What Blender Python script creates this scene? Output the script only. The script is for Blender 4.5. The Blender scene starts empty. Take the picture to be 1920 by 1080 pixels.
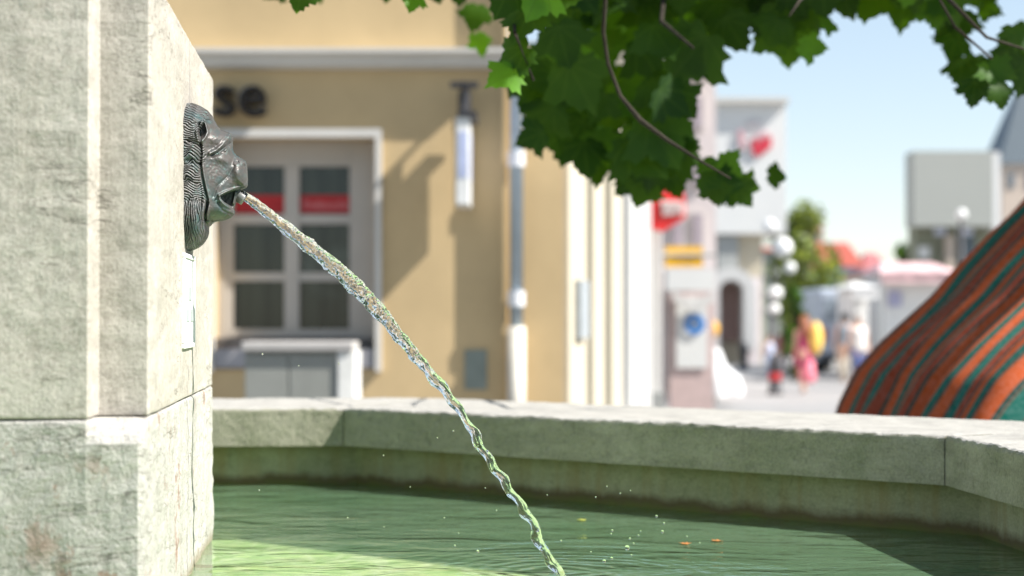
import bpy, math, random
import numpy as np
from mathutils import Vector, Matrix, noise as mnoise
random.seed(7); np.random.seed(7)
C = bpy.context.scene.collection
SC = bpy.context.scene
R = math.radians

# ------------------------------------------------------------------ camera, light, exposure
F = 3400.0; PITCH = math.atan(55/F); EYE = 1.6
cd = bpy.data.cameras.new('camera'); cam = bpy.data.objects.new('camera', cd); C.objects.link(cam)
cam.location = (0, 0, EYE); cam.rotation_euler = (math.pi/2+PITCH, 0, 0)
cd.sensor_width = 36; cd.lens = F/1920*36; cd.clip_end = 3000; cd.clip_start = .05
cd.dof.use_dof = True; cd.dof.focus_distance = 3.80; cd.dof.aperture_fstop = 2.5
SC.camera = cam
SUN = Vector((.679, -.198, .707)).normalized()
w = bpy.data.worlds.new('World'); SC.world = w; w.use_nodes = True
nt = w.node_tree; bg = nt.nodes['Background']
sky = nt.nodes.new('ShaderNodeTexSky'); sky.sky_type = 'NISHITA'; sky.sun_disc = False
sky.sun_elevation = math.asin(SUN.z); sky.sun_rotation = math.atan2(SUN.x, SUN.y)
sky.air_density = 1.0; sky.dust_density = .25; sky.ozone_density = 1.2; sky.altitude = 500
gm = nt.nodes.new('ShaderNodeGamma'); gm.inputs[1].default_value = .64; nt.links.new(sky.outputs[0], gm.inputs[0]); nt.links.new(gm.outputs[0], bg.inputs[0]); bg.inputs[1].default_value = .15
ld = bpy.data.lights.new('sun', 'SUN'); ld.energy = 5.0; ld.angle = R(.5); ld.color = (1, .96, .90)
lo = bpy.data.objects.new('sun', ld); C.objects.link(lo)
lo.rotation_euler = SUN.to_track_quat('Z', 'Y').to_euler()
SC.view_settings.view_transform = 'Standard'; SC.view_settings.look = 'None'; SC.view_settings.gamma = 1
SC.view_settings.exposure = 1.12
SC.cycles.use_denoising = True
SC.cycles.max_bounces = 10; SC.cycles.transmission_bounces = 8; SC.cycles.transparent_max_bounces = 8
SC.cycles.sample_clamp_indirect = 8; SC.cycles.caustics_refractive = False; SC.cycles.caustics_reflective = False

fw = Vector((0, math.cos(PITCH), math.sin(PITCH))); upv = Vector((0, -math.sin(PITCH), math.cos(PITCH)))
CAM = Vector((0, 0, EYE))
def ray(px, py): return fw + Vector((1, 0, 0))*((px-960)/F) + upv*((540-py)/F)
def P(px, py, d):
    r = ray(px, py); return CAM + r*(d/r.y)
def Pz(px, py, z):
    r = ray(px, py); return CAM + r*((z-EYE)/r.z)
def S(px, d): return px/F*d        # pixel length to metres

# ------------------------------------------------------------------ helpers
OFF = {}
def tag(o, label=None, cat=None, group=None, kind=None):
    if label: o['label'] = label
    if cat: o['category'] = cat
    if group: o['group'] = group
    if kind: o['kind'] = kind
    return o
def thing(name, label, cat, loc=(0, 0, 0), group=None, kind=None):
    o = bpy.data.objects.new(name, None); C.objects.link(o); o.location = loc; o.empty_display_size = .1
    OFF[o.name] = Vector(loc)
    return tag(o, label, cat, group, kind)
def mesh_obj(name, verts, faces, mat, parent=None, smooth=False, uv=None):
    off = OFF[parent.name] if parent else Vector((0, 0, 0))
    me = bpy.data.meshes.new(name)
    vv = np.array([tuple(v) for v in verts], dtype=float).reshape(-1, 3) - np.array(off)
    me.from_pydata(vv.tolist(), [], [tuple(f) for f in faces]); me.update()
    if smooth: me.polygons.foreach_set('use_smooth', [True]*len(me.polygons))
    if uv is not None:
        l = me.uv_layers.new(name='UVMap')
        idx = np.zeros(len(me.loops), dtype=int); me.loops.foreach_get('vertex_index', idx)
        l.data.foreach_set('uv', np.array(uv)[idx].ravel())
    me.materials.append(mat)
    o = bpy.data.objects.new(name, me); C.objects.link(o)
    if parent: o.parent = parent
    OFF[o.name] = off
    return o
class MB:
    def __init__(s): s.v = []; s.f = []
    def add(s, v, f):
        n = len(s.v); s.v += [Vector(a) for a in v]; s.f += [tuple(i+n for i in q) for q in f]; return s
    def box(s, a, b):
        x0, x1 = sorted((a[0], b[0])); y0, y1 = sorted((a[1], b[1])); z0, z1 = sorted((a[2], b[2]))
        return s.add([(x0,y0,z0),(x1,y0,z0),(x1,y1,z0),(x0,y1,z0),(x0,y0,z1),(x1,y0,z1),(x1,y1,z1),(x0,y1,z1)],
            [(0,3,2,1),(4,5,6,7),(0,1,5,4),(1,2,6,5),(2,3,7,6),(3,0,4,7)])
    def obox(s, o, ax, ay, az):      # oriented box: origin corner and three edge vectors
        o = Vector(o); ax = Vector(ax); ay = Vector(ay); az = Vector(az)
        return s.add([o,o+ax,o+ax+ay,o+ay,o+az,o+ax+az,o+ax+ay+az,o+ay+az],
            [(0,3,2,1),(4,5,6,7),(0,1,5,4),(1,2,6,5),(2,3,7,6),(3,0,4,7)])
    def pbox(s, x0, y0, x1, y1, d, t): # a box that spans a rectangle seen at depth d, t metres deep
        a = P(x0, y1, d); b = P(x1, y0, d); return s.box((a.x, d, a.z), (b.x, d+t, b.z))
    def tube(s, pts, rad, n=10, cap=True):
        pts = [Vector(p) for p in pts]; m = len(pts)
        if not hasattr(rad, '__len__'): rad = [rad]*m
        base = len(s.v); prev = None
        for i, p in enumerate(pts):
            t = (pts[min(i+1, m-1)]-pts[max(i-1, 0)]).normalized()
            a = prev if prev is not None else (Vector((0, 0, 1)) if abs(t.z) < .9 else Vector((1, 0, 0)))
            a = (a - t*a.dot(t)).normalized(); b = t.cross(a); prev = a
            for k in range(n):
                th = 2*math.pi*k/n; s.v.append(p+(a*math.cos(th)+b*math.sin(th))*rad[i])
        for i in range(m-1):
            for k in range(n):
                q = base+i*n; k2 = (k+1) % n; s.f.append((q+k, q+k2, q+n+k2, q+n+k))
        if cap:
            s.f.append(tuple(base+k for k in reversed(range(n)))); s.f.append(tuple(base+(m-1)*n+k for k in range(n)))
        return s
    def lathe(s, c, prof, n=20, sx=1, sy=1):
        c = Vector(c); base = len(s.v); m = len(prof)
        for r, z in prof:
            for k in range(n):
                th = 2*math.pi*k/n; s.v.append(c+Vector((r*math.cos(th)*sx, r*math.sin(th)*sy, z)))
        for i in range(m-1):
            for k in range(n):
                q = base+i*n; k2 = (k+1) % n; s.f.append((q+k, q+k2, q+n+k2, q+n+k))
        s.f.append(tuple(base+k for k in reversed(range(n)))); s.f.append(tuple(base+(m-1)*n+k for k in range(n)))
        return s
    def ball(s, c, r, n=12, sx=1, sy=1, sz=1):
        return s.lathe(c, [(r*math.sin(math.pi*i/n)+1e-5, -r*sz*math.cos(math.pi*i/n)) for i in range(n+1)], n+4, sx, sy)
    def prism(s, poly, y0, y1):       # polygon of (x, z), extruded along y
        n = len(poly)
        return s.add([(x, y0, z) for x, z in poly]+[(x, y1, z) for x, z in poly],
            [tuple(range(n)), tuple(reversed(range(n, 2*n)))]+[(i, i+n, (i+1) % n+n, (i+1) % n) for i in range(n)])
    def build(s, name, mat, parent=None, smooth=False, bevel=0):
        o = mesh_obj(name, s.v, s.f, mat, parent, smooth)
        if bevel:
            b = o.modifiers.new('bevel', 'BEVEL'); b.width = bevel; b.segments = 2; b.limit_method = 'ANGLE'
        return o

# ------------------------------------------------------------------ materials
def newmat(name):
    m = bpy.data.materials.new(name); m.use_nodes = True; return m, m.node_tree, m.node_tree.nodes['Principled BSDF']
def nd(nt, typ, **kw):
    n = nt.nodes.new(typ)
    for k, v in kw.items():
        if k.startswith('i_'):
            k = k[2:]; k = int(k) if k.isdigit() else k.replace('_', ' ')
            if hasattr(v, 'bl_rna') and v.bl_rna.identifier.startswith('NodeSocket'): nt.links.new(v, n.inputs[k])
            else: n.inputs[k].default_value = v
        else: setattr(n, k, v)
    return n
def lk(nt, a, b): nt.links.new(a, b)
def col(c): return (c[0], c[1], c[2], 1)
def ramp(nt, fac, stops, interp='LINEAR'):
    r = nt.nodes.new('ShaderNodeValToRGB'); r.color_ramp.interpolation = interp; e = r.color_ramp.elements
    while len(e) > 1: e.remove(e[-1])
    e[0].position = stops[0][0]; e[0].color = col(stops[0][1])
    for p, c in stops[1:]:
        q = e.new(p); q.color = col(c)
    lk(nt, fac, r.inputs[0]); return r.outputs[0]
def g(v): return (v, v, v)
def mix(nt, fac, a, b, mode='MIX'):
    n = nt.nodes.new('ShaderNodeMix'); n.data_type = 'RGBA'; n.blend_type = mode
    for i, v in ((0, fac), (6, a), (7, b)):
        if isinstance(v, (int, float)): n.inputs[i].default_value = v
        elif isinstance(v, tuple): n.inputs[i].default_value = col(v)
        else: lk(nt, v, n.inputs[i])
    return n.outputs[2]
def noise(nt, co, scale, detail=5, rough=.55, dist=0):
    n = nd(nt, 'ShaderNodeTexNoise', i_Scale=scale, i_Detail=detail, i_Roughness=rough, i_Distortion=dist)
    lk(nt, co, n.inputs['Vector']); return n.outputs[0]
def mapping(nt, co, scale=(1, 1, 1), rot=(0, 0, 0), loc=(0, 0, 0)):
    m = nd(nt, 'ShaderNodeMapping'); lk(nt, co, m.inputs[0])
    m.inputs[1].default_value = loc; m.inputs[2].default_value = rot; m.inputs[3].default_value = scale; return m.outputs[0]
def math_(nt, op, a, b=0., c=None):
    n = nt.nodes.new('ShaderNodeMath'); n.operation = op
    for i, v in enumerate((a, b) if c is None else (a, b, c)):
        if isinstance(v, (int, float)): n.inputs[i].default_value = v
        else: lk(nt, v, n.inputs[i])
    return n.outputs[0]
def bump(nt, h, strength, dist, bs, prev=None):
    b = nd(nt, 'ShaderNodeBump', i_Strength=strength, i_Distance=dist); lk(nt, h, b.inputs['Height'])
    if prev is not None: lk(nt, prev, b.inputs['Normal'])
    if bs: lk(nt, b.outputs[0], bs.inputs['Normal'])
    return b.outputs[0]
def plain(name, c, rough=.6, metal=0., var=.12, scale=6, spec=.5, bmp=0, c2=None):
    m, nt, bs = newmat(name); co = nd(nt, 'ShaderNodeTexCoord').outputs['Object']
    n = noise(nt, co, scale, 6, .6)
    lo_ = tuple(x*(1-var) for x in c) if c2 is None else c2
    lk(nt, ramp(nt, n, [(.3, lo_), (.7, tuple(min(1, x*(1+var)) for x in c))]), bs.inputs['Base Color'])
    bs.inputs['Roughness'].default_value = rough; bs.inputs['Metallic'].default_value = metal
    bs.inputs['Specular IOR Level'].default_value = spec
    if bmp: bump(nt, noise(nt, co, scale*8, 4), .5, bmp, bs)
    return m
def stone(name, c1, c2, dark=(.12, .11, .09), scale=1., stain=None, stain_amt=.5, rough_bump=1., groove=0., beds=.5, extra=None):
    m, nt, bs = newmat(name); co = nd(nt, 'ShaderNodeTexCoord').outputs['Object']
    big = noise(nt, co, 2.3*scale, 6, .6); c = ramp(nt, big, [(.32, c1), (.68, c2)])
    if beds:    # faint bedding layers
        bd = noise(nt, mapping(nt, co, (1.5, 1.5, 7)), 2.4*scale, 8, .72, 1.2)
        c = mix(nt, ramp(nt, bd, [(.40, g(beds)), (.56, g(0))]), c, tuple(x*.62 for x in c1))
    if stain:
        st = noise(nt, mapping(nt, co, loc=(3, 7, 1)), 4*scale, 8, .68, .4)
        c = mix(nt, ramp(nt, st, [(.5, g(0)), (.66, g(stain_amt))]), c, stain)
    sm = noise(nt, co, 38*scale, 6, .65); c = mix(nt, ramp(nt, sm, [(.30, g(.55)), (.46, g(0))]), c, dark)
    fine = noise(nt, co, 170*scale, 3, .6); c = mix(nt, .22, c, ramp(nt, fine, [(.35, tuple(x*.5 for x in c1)), (.65, tuple(min(1, x*1.35) for x in c2))]))
    if extra: c = extra(nt, co, c)
    lk(nt, c, bs.inputs['Base Color']); bs.inputs['Roughness'].default_value = .85; bs.inputs['Specular IOR Level'].default_value = .25
    h = math_(nt, 'ADD', math_(nt, 'MULTIPLY', sm, 1.4), math_(nt, 'MULTIPLY', fine, .5))
    if groove:
        wv = nd(nt, 'ShaderNodeTexWave', i_Scale=75., i_Distortion=6., i_Detail=4., i_Detail_Scale=2., bands_direction='DIAGONAL'); lk(nt, mapping(nt, co, (1, 1, .035)), wv.inputs['Vector'])
        h = math_(nt, 'ADD', h, math_(nt, 'MULTIPLY', wv.outputs['Fac'], groove))
    bump(nt, h, .8*min(1, rough_bump), .004*rough_bump, bs)
    return m

# ------------------------------------------------------------------ ground
def mk_ground():
    m, nt, bs = newmat('pavement'); co = nd(nt, 'ShaderNodeTexCoord').outputs['Object']
    br = nd(nt, 'ShaderNodeTexBrick', i_Scale=1.2, i_Mortar_Size=.012, offset=.5)
    lk(nt, co, br.inputs['Vector'])
    br.inputs['Color1'].default_value = col((.25, .245, .24)); br.inputs['Color2'].default_value = col((.29, .285, .275)); br.inputs['Mortar'].default_value = col((.16, .15, .14))
    n = noise(nt, co, .35, 6, .6); c = mix(nt, ramp(nt, n, [(.42, g(0)), (.6, g(.5))]), br.outputs[0], (.25, .25, .25))
    lk(nt, c, bs.inputs['Base Color']); bs.inputs['Roughness'].default_value = .8
    o = MB().add([(-600, -60, 0), (900, -60, 0), (900, 1500, 0), (-600, 1500, 0)], [(0, 1, 2, 3)]).build('ground', m)
    tag(o, 'pale grey paved square and pedestrian street', None, kind='structure')
mk_ground()

# ------------------------------------------------------------------ fountain frame
A = Pz(644, 764, 1.31); B = Pz(1771, 816, 1.31)
AB = B-A; AB.z = 0; L = AB.length
U = (Matrix.Rotation(R(45), 3, 'Z') @ AB.normalized()); V = Vector((-U.y, U.x, 0))      # U runs right, V runs away
poly = [A.copy()]; d = AB.normalized()
for k in range(7):
    poly.append(poly[-1]+d*L); d = Matrix.Rotation(R(-45), 3, 'Z') @ d
CEN = sum(poly, Vector())/8; CEN.z = 0
APO = L/2/math.tan(R(22.5)); RIM = 1.31; WATER = 1.057; FLOOR = .875
dirs = [(p-CEN).to_2d().normalized() for p in poly]
def ring_pt(k, off):   # corner k of the octagon pushed out by off metres
    q = dirs[k % 8]*((APO+off)/math.cos(R(22.5))); return Vector((CEN.x+q.x, CEN.y+q.y, 0))

def moss_extra(nt, co, c):
    sep = nd(nt, 'ShaderNodeSeparateXYZ'); lk(nt, co, sep.inputs[0]); z = sep.outputs[2]
    n = noise(nt, co, 9, 6, .65); n2 = noise(nt, mapping(nt, co, (14, 14, 1.2)), 1, 6, .65)
    zz = math_(nt, 'ADD', z, math_(nt, 'MULTIPLY', math_(nt, 'SUBTRACT', n, .5), .06))
    c = mix(nt, ramp(nt, n2, [(.47, g(0)), (.66, g(.6))]), c, (.24, .19, .095))            # run-off streaks
    band = nd(nt, 'ShaderNodeMapRange', i_1=1.075, i_2=1.10, i_3=.9, i_4=0.); lk(nt, zz, band.inputs[0])
    c = mix(nt, band.outputs[0], c, (.085, .060, .032))                                      # tide mark
    up = nd(nt, 'ShaderNodeMapRange', i_1=1.15, i_2=1.195, i_3=0., i_4=.55); lk(nt, zz, up.inputs[0])
    c = mix(nt, up.outputs[0], c, (.10, .095, .04))
    low = nd(nt, 'ShaderNodeMapRange', i_1=1.045, i_2=1.075, i_3=.85, i_4=0.); lk(nt, zz, low.inputs[0])
    return mix(nt, low.outputs[0], c, (.10, .13, .03))
M_coping = stone('coping_stone', (.30, .31, .25), (.40, .41, .34), (.10, .105, .08), 1., (.19, .20, .13), .6, 1.2, .35, .55)
def top_pale(nt, co, c):
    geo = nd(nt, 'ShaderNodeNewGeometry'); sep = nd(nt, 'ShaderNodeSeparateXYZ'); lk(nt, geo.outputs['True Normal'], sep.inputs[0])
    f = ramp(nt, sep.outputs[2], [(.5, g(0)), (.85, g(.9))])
    up_tone = ramp(nt, noise(nt, co, 12, 6, .7), [(.3, (.29, .28, .26)), (.6, (.41, .395, .365))])
    return mix(nt, f, c, up_tone)      # faces of the coping that point up are paler
M_coping = stone('coping_stone', (.24, .23, .17), (.35, .335, .265), (.08, .08, .055), 1., (.14, .155, .09), .6, 1.3, .12, .5, extra=top_pale)
M_wall = stone('basin_wall_stone', (.24, .255, .18), (.35, .35, .265), (.11, .11, .07), 1., (.12, .16, .08), .5, .8, 0, .2, extra=moss_extra)
M_floor = stone('basin_floor', (.66, .80, .44), (.78, .88, .56), (.50, .64, .30), 1.4, (.70, .68, .34), .7, .6, 0, 0)

fountain = thing('stone_fountain', 'octagonal grey stone fountain basin with a tall square pillar at its left', 'fountain', (CEN.x, CEN.y, 0))
prof = [(.02, 1.185), (.0, 1.187), (.0, 1.21)]+[(0, z) for z in np.linspace(1.225, 1.296, 7)]+[(.001, 1.302), (.004, 1.307), (.010, 1.3098)]+[(x, 1.31) for x in np.linspace(.02, .69, 30)]+[(.697, 1.309), (.70, 1.30), (.70, 1.185)]
for k in range(8):
    nseg = 150 if k in (0, 1, 7) else 60
    if k in (3, 4, 5): nseg = 40
    vs = []; fs = []; n = len(prof)
    for i in range(nseg+1):
        t = i/nseg
        for off, z in prof:
            a = ring_pt(k, off); b = ring_pt(k+1, off); ds = (b-a).normalized()
            t2 = (t*((b-a).length-.004)+.002)/(b-a).length
            p = a.lerp(b, t2); p.z = z
            out = Vector((dirs[k]+dirs[(k+1) % 8]).to_3d()).normalized()
            edge = math.exp(-((off)**2+(z-1.31)**2)/.0004)
            nn = mnoise.fractal(p*9+Vector((k*3, 0, 0)), 1, 2, 4)*.0022+mnoise.noise(p*45)*(.0008+.003*edge)
            p = p+out*nn*(1 if z < 1.309 else .2)+Vector((0, 0, 1))*nn*(1 if z > 1.305 else .2)
            if t < .008 or t > .992: p.z -= .002 if z > 1.305 else 0
            vs.append(p)
    for i in range(nseg):
        for j in range(n):
            j2 = (j+1) % n; fs.append((i*n+j, i*n+j2, i*n+n+j2, i*n+n+j))
    fs.append(tuple(range(n))); fs.append(tuple(reversed(range(nseg*n, nseg*n+n))))
    mesh_obj('coping_stone', vs, fs, M_coping, fountain)
def ring_mesh(prof, name, mat, seg=30):
    vs = []; fs = []; n = len(prof)
    for k in range(8):
        for i in range(seg):
            for off, z in prof:
                a = ring_pt(k, off); b = ring_pt(k+1, off); p = a.lerp(b, i/seg); p.z = z; vs.append(p)
    m = 8*seg
    for i in range(m):
        for j in range(n-1):
            q = i*n; q2 = ((i+1) % m)*n; fs.append((q+j, q+j+1, q2+j+1, q2+j))
    return mesh_obj(name, vs, fs, mat, fountain)
ring_mesh([(.10, .5), (.10, .9), (.10, 1.0), (.10, 1.1), (.10, 1.184), (.60, 1.184), (.60, .25), (.82, .25), (.82, 0.01)], 'basin_wall', M_wall)
MB().add([ring_pt(k, .2)+Vector((0, 0, FLOOR)) for k in range(8)], [tuple(reversed(range(8)))]).build('basin_floor', M_floor, fountain)

# ------------------------------------------------------------------ pillar
far_pt = P(398.5, 722, 4.46); far_pt.z = 0
near_pt = P(280, 785, 3.07); near_pt.z = 0
Vp = (far_pt-near_pt).normalized(); Up = Vector((Vp.y, -Vp.x, 0))
JZ = 1.432; TOP = 2.185
M_shaft = None
def uv3(u, v, z): p = near_pt+Up*u+Vp*v; return Vector((p.x, p.y, z))
LC = 0.0
def fissure(nt, co, c, sc=1.5, stretch=6., dark=(.09, .08, .065)):
    n = noise(nt, mapping(nt, co, (1.2, 1.2, stretch), loc=(2, 4, 8)), sc, 7, .62, .3); m_ = noise(nt, mapping(nt, co, loc=(9, 1, 3)), 3.1, 3)
    f = math_(nt, 'MULTIPLY', ramp(nt, math_(nt, 'ABSOLUTE', math_(nt, 'SUBTRACT', n, .5)), [(0, g(.85)), (.007, g(0))]), ramp(nt, m_, [(.47, g(0)), (.56, g(1))]))
    return mix(nt, f, c, dark)
def crack(nt, co, c):   # hairline joint down the middle of the side face
    geo = nd(nt, 'ShaderNodeNewGeometry'); vm = nd(nt, 'ShaderNodeVectorMath', operation='DOT_PRODUCT'); lk(nt, geo.outputs['Position'], vm.inputs[0]); vm.inputs[1].default_value = tuple(Vp)
    c = fissure(nt, co, c)
    wob = noise(nt, mapping(nt, co, (0, 0, 1)), 7, 3); s = math_(nt, 'SUBTRACT', vm.outputs['Value'], CRK)
    s = math_(nt, 'ABSOLUTE', math_(nt, 'ADD', s, math_(nt, 'MULTIPLY', math_(nt, 'SUBTRACT', wob, .5), .035)))
    nrm = nd(nt, 'ShaderNodeVectorMath', operation='DOT_PRODUCT'); lk(nt, geo.outputs['True Normal'], nrm.inputs[0]); nrm.inputs[1].default_value = tuple(Up)
    side = math_(nt, 'GREATER_THAN', nrm.outputs['Value'], .7)
    f = math_(nt, 'MULTIPLY', math_(nt, 'MULTIPLY', math_(nt, 'LESS_THAN', s, .006), .62), side)
    c = mix(nt, f, c, (.16, .15, .15))
    sep = nd(nt, 'ShaderNodeSeparateXYZ'); lk(nt, geo.outputs['Position'], sep.inputs[0])
    zz = math_(nt, 'ADD', sep.outputs[2], math_(nt, 'MULTIPLY', noise(nt, co, 8, 5), .03))
    lo2 = nd(nt, 'ShaderNodeMapRange', i_1=1.075, i_2=1.10, i_3=.75, i_4=0.); lk(nt, zz, lo2.inputs[0])
    st = noise(nt, mapping(nt, co, (16, 16, 1.4)), 1, 6, .6)
    c = mix(nt, ramp(nt, st, [(.5, g(0)), (.68, g(.35))]), c, (.26, .25, .22))
    return mix(nt, lo2.outputs[0], c, (.20, .165, .10))
def rusty(nt, co, c):
    n = noise(nt, mapping(nt, co, (1, 1, .7), loc=(.3, .2, .9)), 9, 8, .75); n2 = noise(nt, mapping(nt, co, loc=(5, 5, 5)), 3, 3)
    f = math_(nt, 'MULTIPLY', ramp(nt, n, [(.555, g(0)), (.585, g(.85))]), ramp(nt, n2, [(.46, g(0)), (.54, g(1))]))
    return crack(nt, co, mix(nt, f, c, (.26, .16, .12)))
CRK = 0
LD = 3.84; LO = None
# lion centre on the side face: where pixel column 354 meets it
r = ray(354, 330); tt = (near_pt-Vector((0, 0, 0))).dot(Up)/r.dot(Up); LO = CAM+r*tt
CRK = LO.dot(Vp)
M_shaft = stone('pillar_stone', (.37, .335, .285), (.50, .47, .425), (.17, .15, .12), 1., (.29, .275, .225), .35, .8, .03, .5, extra=crack)
M_base = stone('pillar_base_stone', (.36, .345, .31), (.49, .475, .44), (.17, .16, .13), 1.1, (.29, .29, .25), .4, 1.7, 0, .2, extra=rusty)
VL = (far_pt-near_pt).length
def extrude_poly(name, pts, z0, z1, mat, step=.014, rnd=.006, amp=.0012, hook=None, bulge=1.):
    per = []                                        # rounded, densely sampled outline in (u, v)
    n = len(pts)
    for i in range(n):
        a = Vector(pts[i]); b = Vector(pts[(i+1) % n]); l = (b-a).length; e = (b-a)/l
        m = max(2, int((l-2*rnd)/step)); nrm = Vector((e.y, -e.x))
        for j in range(m+1): per.append((a+e*(rnd+(l-2*rnd)*j/m), nrm))
    zs = [z0, z0+.002, z0+.006]+list(np.linspace(z0+.012, z1-.012, int((z1-z0)/step)))+[z1-.006, z1-.002, z1]
    vs = []; N = len(per)
    for z in zs:
        ins = max(0, rnd-min(z-z0, z1-z)); ins = rnd-math.sqrt(max(0, rnd*rnd-ins*ins))
        for i, (q, nr) in enumerate(per):
            q0 = per[i-1][0]; q1 = per[(i+1) % N][0]; tn = (q1-q0); tn = Vector((tn.y, -tn.x)).normalized() if tn.length > 0 else nr
            pp = uv3(q.x, q.y, z); dd = mnoise.fractal(pp*7, 1, 2, 4)*amp*1.6+mnoise.noise(pp*38)*amp
            q2 = q-nr*ins+nr*dd
            if hook: q2 = hook(q2, z, nr)
            vs.append(uv3(q2.x, q2.y, z))
    fs = [(r_*N+i, r_*N+(i+1) % N, (r_+1)*N+(i+1) % N, (r_+1)*N+i) for r_ in range(len(zs)-1) for i in range(N)]
    fs.append(tuple(range(N-1, -1, -1))); fs.append(tuple((len(zs)-1)*N+i for i in range(N)))
    return mesh_obj(name, vs, fs, mat, fountain)
NU = .088; NV = .085; WU = VL+NV
sh = [(0, 0), (0, VL), (-NU, VL), (-NU, VL+NV), (-WU+NU, VL+NV), (-WU+NU, VL), (-WU, VL), (-WU, 0), (-WU+NU, 0), (-WU+NU, -NV), (-NU, -NV), (-NU, 0)]
extrude_poly('pillar_shaft', sh, JZ+.0015, TOP, M_shaft, amp=.0014, rnd=.004)
def wear(q, z, nr):      # broken-off upper edge in the re-entrant corner
    t = max(0, 1-(JZ-z)/.032)
    if nr.y < -.5 and -.094 < q.x: q = Vector((q.x, q.y+t*.07*min(1, (q.x+.094)/.02)))
    if nr.x > .5 and t > 0: q = Vector((q.x, max(q.y, -NV+t*.07)))
    q = q + nr*.012*mnoise.noise(Vector((q.x*5, q.y*5, z*4)))*(1 if nr.y < -.5 else .25)
    return q
extrude_poly('pillar_base', [(0, -NV), (0, VL+.02), (-WU, VL+.02), (-WU, -NV)], FLOOR-.02, JZ, M_base, amp=.0026, rnd=.009, hook=wear)

# ------------------------------------------------------------------ water
m, nt, bs = newmat('water'); co = nd(nt, 'ShaderNodeTexCoord').outputs['Object']
LAND = None
def plane_pt(px, py, dv=0.):    # where a pixel ray meets the vertical plane of the jet
    r_ = ray(px, py); t_ = ((LO-CAM).dot(Vp)+dv)/r_.dot(Vp); return CAM+r_*t_
LAND = plane_pt(1062, 1092)
geo = nd(nt, 'ShaderNodeNewGeometry'); pos = geo.outputs['Position']
st = mapping(nt, pos, (1.3, 2.1, 1), (0, 0, R(6)))
w1 = noise(nt, st, 3.2, 3, .5, .6); w2 = noise(nt, st, 11, 3, .5, .4)
dv = nd(nt, 'ShaderNodeVectorMath', operation='DISTANCE'); lk(nt, pos, dv.inputs[0]); dv.inputs[1].default_value = (LAND.x, LAND.y, WATER)
dist = dv.outputs['Value']
rg = math_(nt, 'SINE', math_(nt, 'ADD', math_(nt, 'MULTIPLY', dist, 130.), math_(nt, 'MULTIPLY', w1, 14.)))
att = nd(nt, 'ShaderNodeMapRange', i_1=.02, i_2=.55, i_3=.07, i_4=0.); lk(nt, dist, att.inputs[0])
h = math_(nt, 'ADD', math_(nt, 'ADD', w1, math_(nt, 'MULTIPLY', w2, .16)), math_(nt, 'MULTIPLY', rg, att.outputs[0]))
bn = nd(nt, 'ShaderNodeBump', i_Strength=1., i_Distance=.012); lk(nt, h, bn.inputs['Height'])
fr = nd(nt, 'ShaderNodeFresnel', i_IOR=1.33); lk(nt, bn.outputs[0], fr.inputs['Normal'])
gl = nd(nt, 'ShaderNodeBsdfGlossy', i_Roughness=.03); lk(nt, bn.outputs[0], gl.inputs['Normal'])
# caustic light net painted into the surface tint, paler along thin curved lines
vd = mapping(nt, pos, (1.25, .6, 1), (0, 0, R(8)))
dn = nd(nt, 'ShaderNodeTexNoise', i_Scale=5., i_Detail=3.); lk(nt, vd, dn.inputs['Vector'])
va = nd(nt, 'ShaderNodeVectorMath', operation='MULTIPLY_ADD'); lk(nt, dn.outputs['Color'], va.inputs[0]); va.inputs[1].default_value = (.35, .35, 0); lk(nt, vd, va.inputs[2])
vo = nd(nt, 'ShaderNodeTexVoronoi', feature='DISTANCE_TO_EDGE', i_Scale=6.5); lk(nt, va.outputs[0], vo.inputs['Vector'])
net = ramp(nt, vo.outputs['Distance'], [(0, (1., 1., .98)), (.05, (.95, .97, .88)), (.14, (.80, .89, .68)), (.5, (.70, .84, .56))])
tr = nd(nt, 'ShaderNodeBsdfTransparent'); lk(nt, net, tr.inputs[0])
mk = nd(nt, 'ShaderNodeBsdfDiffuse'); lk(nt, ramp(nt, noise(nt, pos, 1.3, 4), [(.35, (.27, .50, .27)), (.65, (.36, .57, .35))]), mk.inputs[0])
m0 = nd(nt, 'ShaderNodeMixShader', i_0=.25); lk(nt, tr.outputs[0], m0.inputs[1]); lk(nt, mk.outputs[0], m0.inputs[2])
ms = nd(nt, 'ShaderNodeMixShader'); lk(nt, fr.outputs[0], ms.inputs[0]); lk(nt, m0.outputs[0], ms.inputs[1]); lk(nt, gl.outputs[0], ms.inputs[2])
lk(nt, ms.outputs[0], nt.nodes['Material Output'].inputs[0]); nt.nodes.remove(bs)
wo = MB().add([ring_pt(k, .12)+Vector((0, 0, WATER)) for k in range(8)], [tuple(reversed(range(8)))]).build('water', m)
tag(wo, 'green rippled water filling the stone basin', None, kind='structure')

# jet and drops
def glass(name, rough=.0, bmp=0, sc=300):
    m, nt, bs = newmat(name); bs.inputs['Transmission Weight'].default_value = 1; bs.inputs['IOR'].default_value = 1.333
    bs.inputs['Roughness'].default_value = rough; bs.inputs['Base Color'].default_value = (.97, .99, .98, 1)
    if bmp:
        co = nd(nt, 'ShaderNodeTexCoord').outputs['Object']; bump(nt, noise(nt, co, sc, 3, .6), 1, bmp, bs)
    return m
M_jet = glass('jet_water', .0); M_drop = glass('drop_water', .0)
path = [(450,363,21),(475,379,21),(500,398,24),(560,446,29),(600,478,31),(640,512,34),(680,550,36),(715,588,32),(740,620,26),(765,650,26),(790,680,24),(830,728,23),(858,765,19),(880,797,18),(898,832,21),(915,860,18),(938,892,21),(960,925,18),(978,950,21),(996,976,20),(1006,1000,22),(1013,1022,21),(1030,1046,20),(1042,1066,21),(1056,1084,22),(1070,1104,24)]
pts = [plane_pt(x, y) for x, y, _ in path]; rad = [S(wd/2*.80, 3.86) for *_, wd in path]
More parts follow.
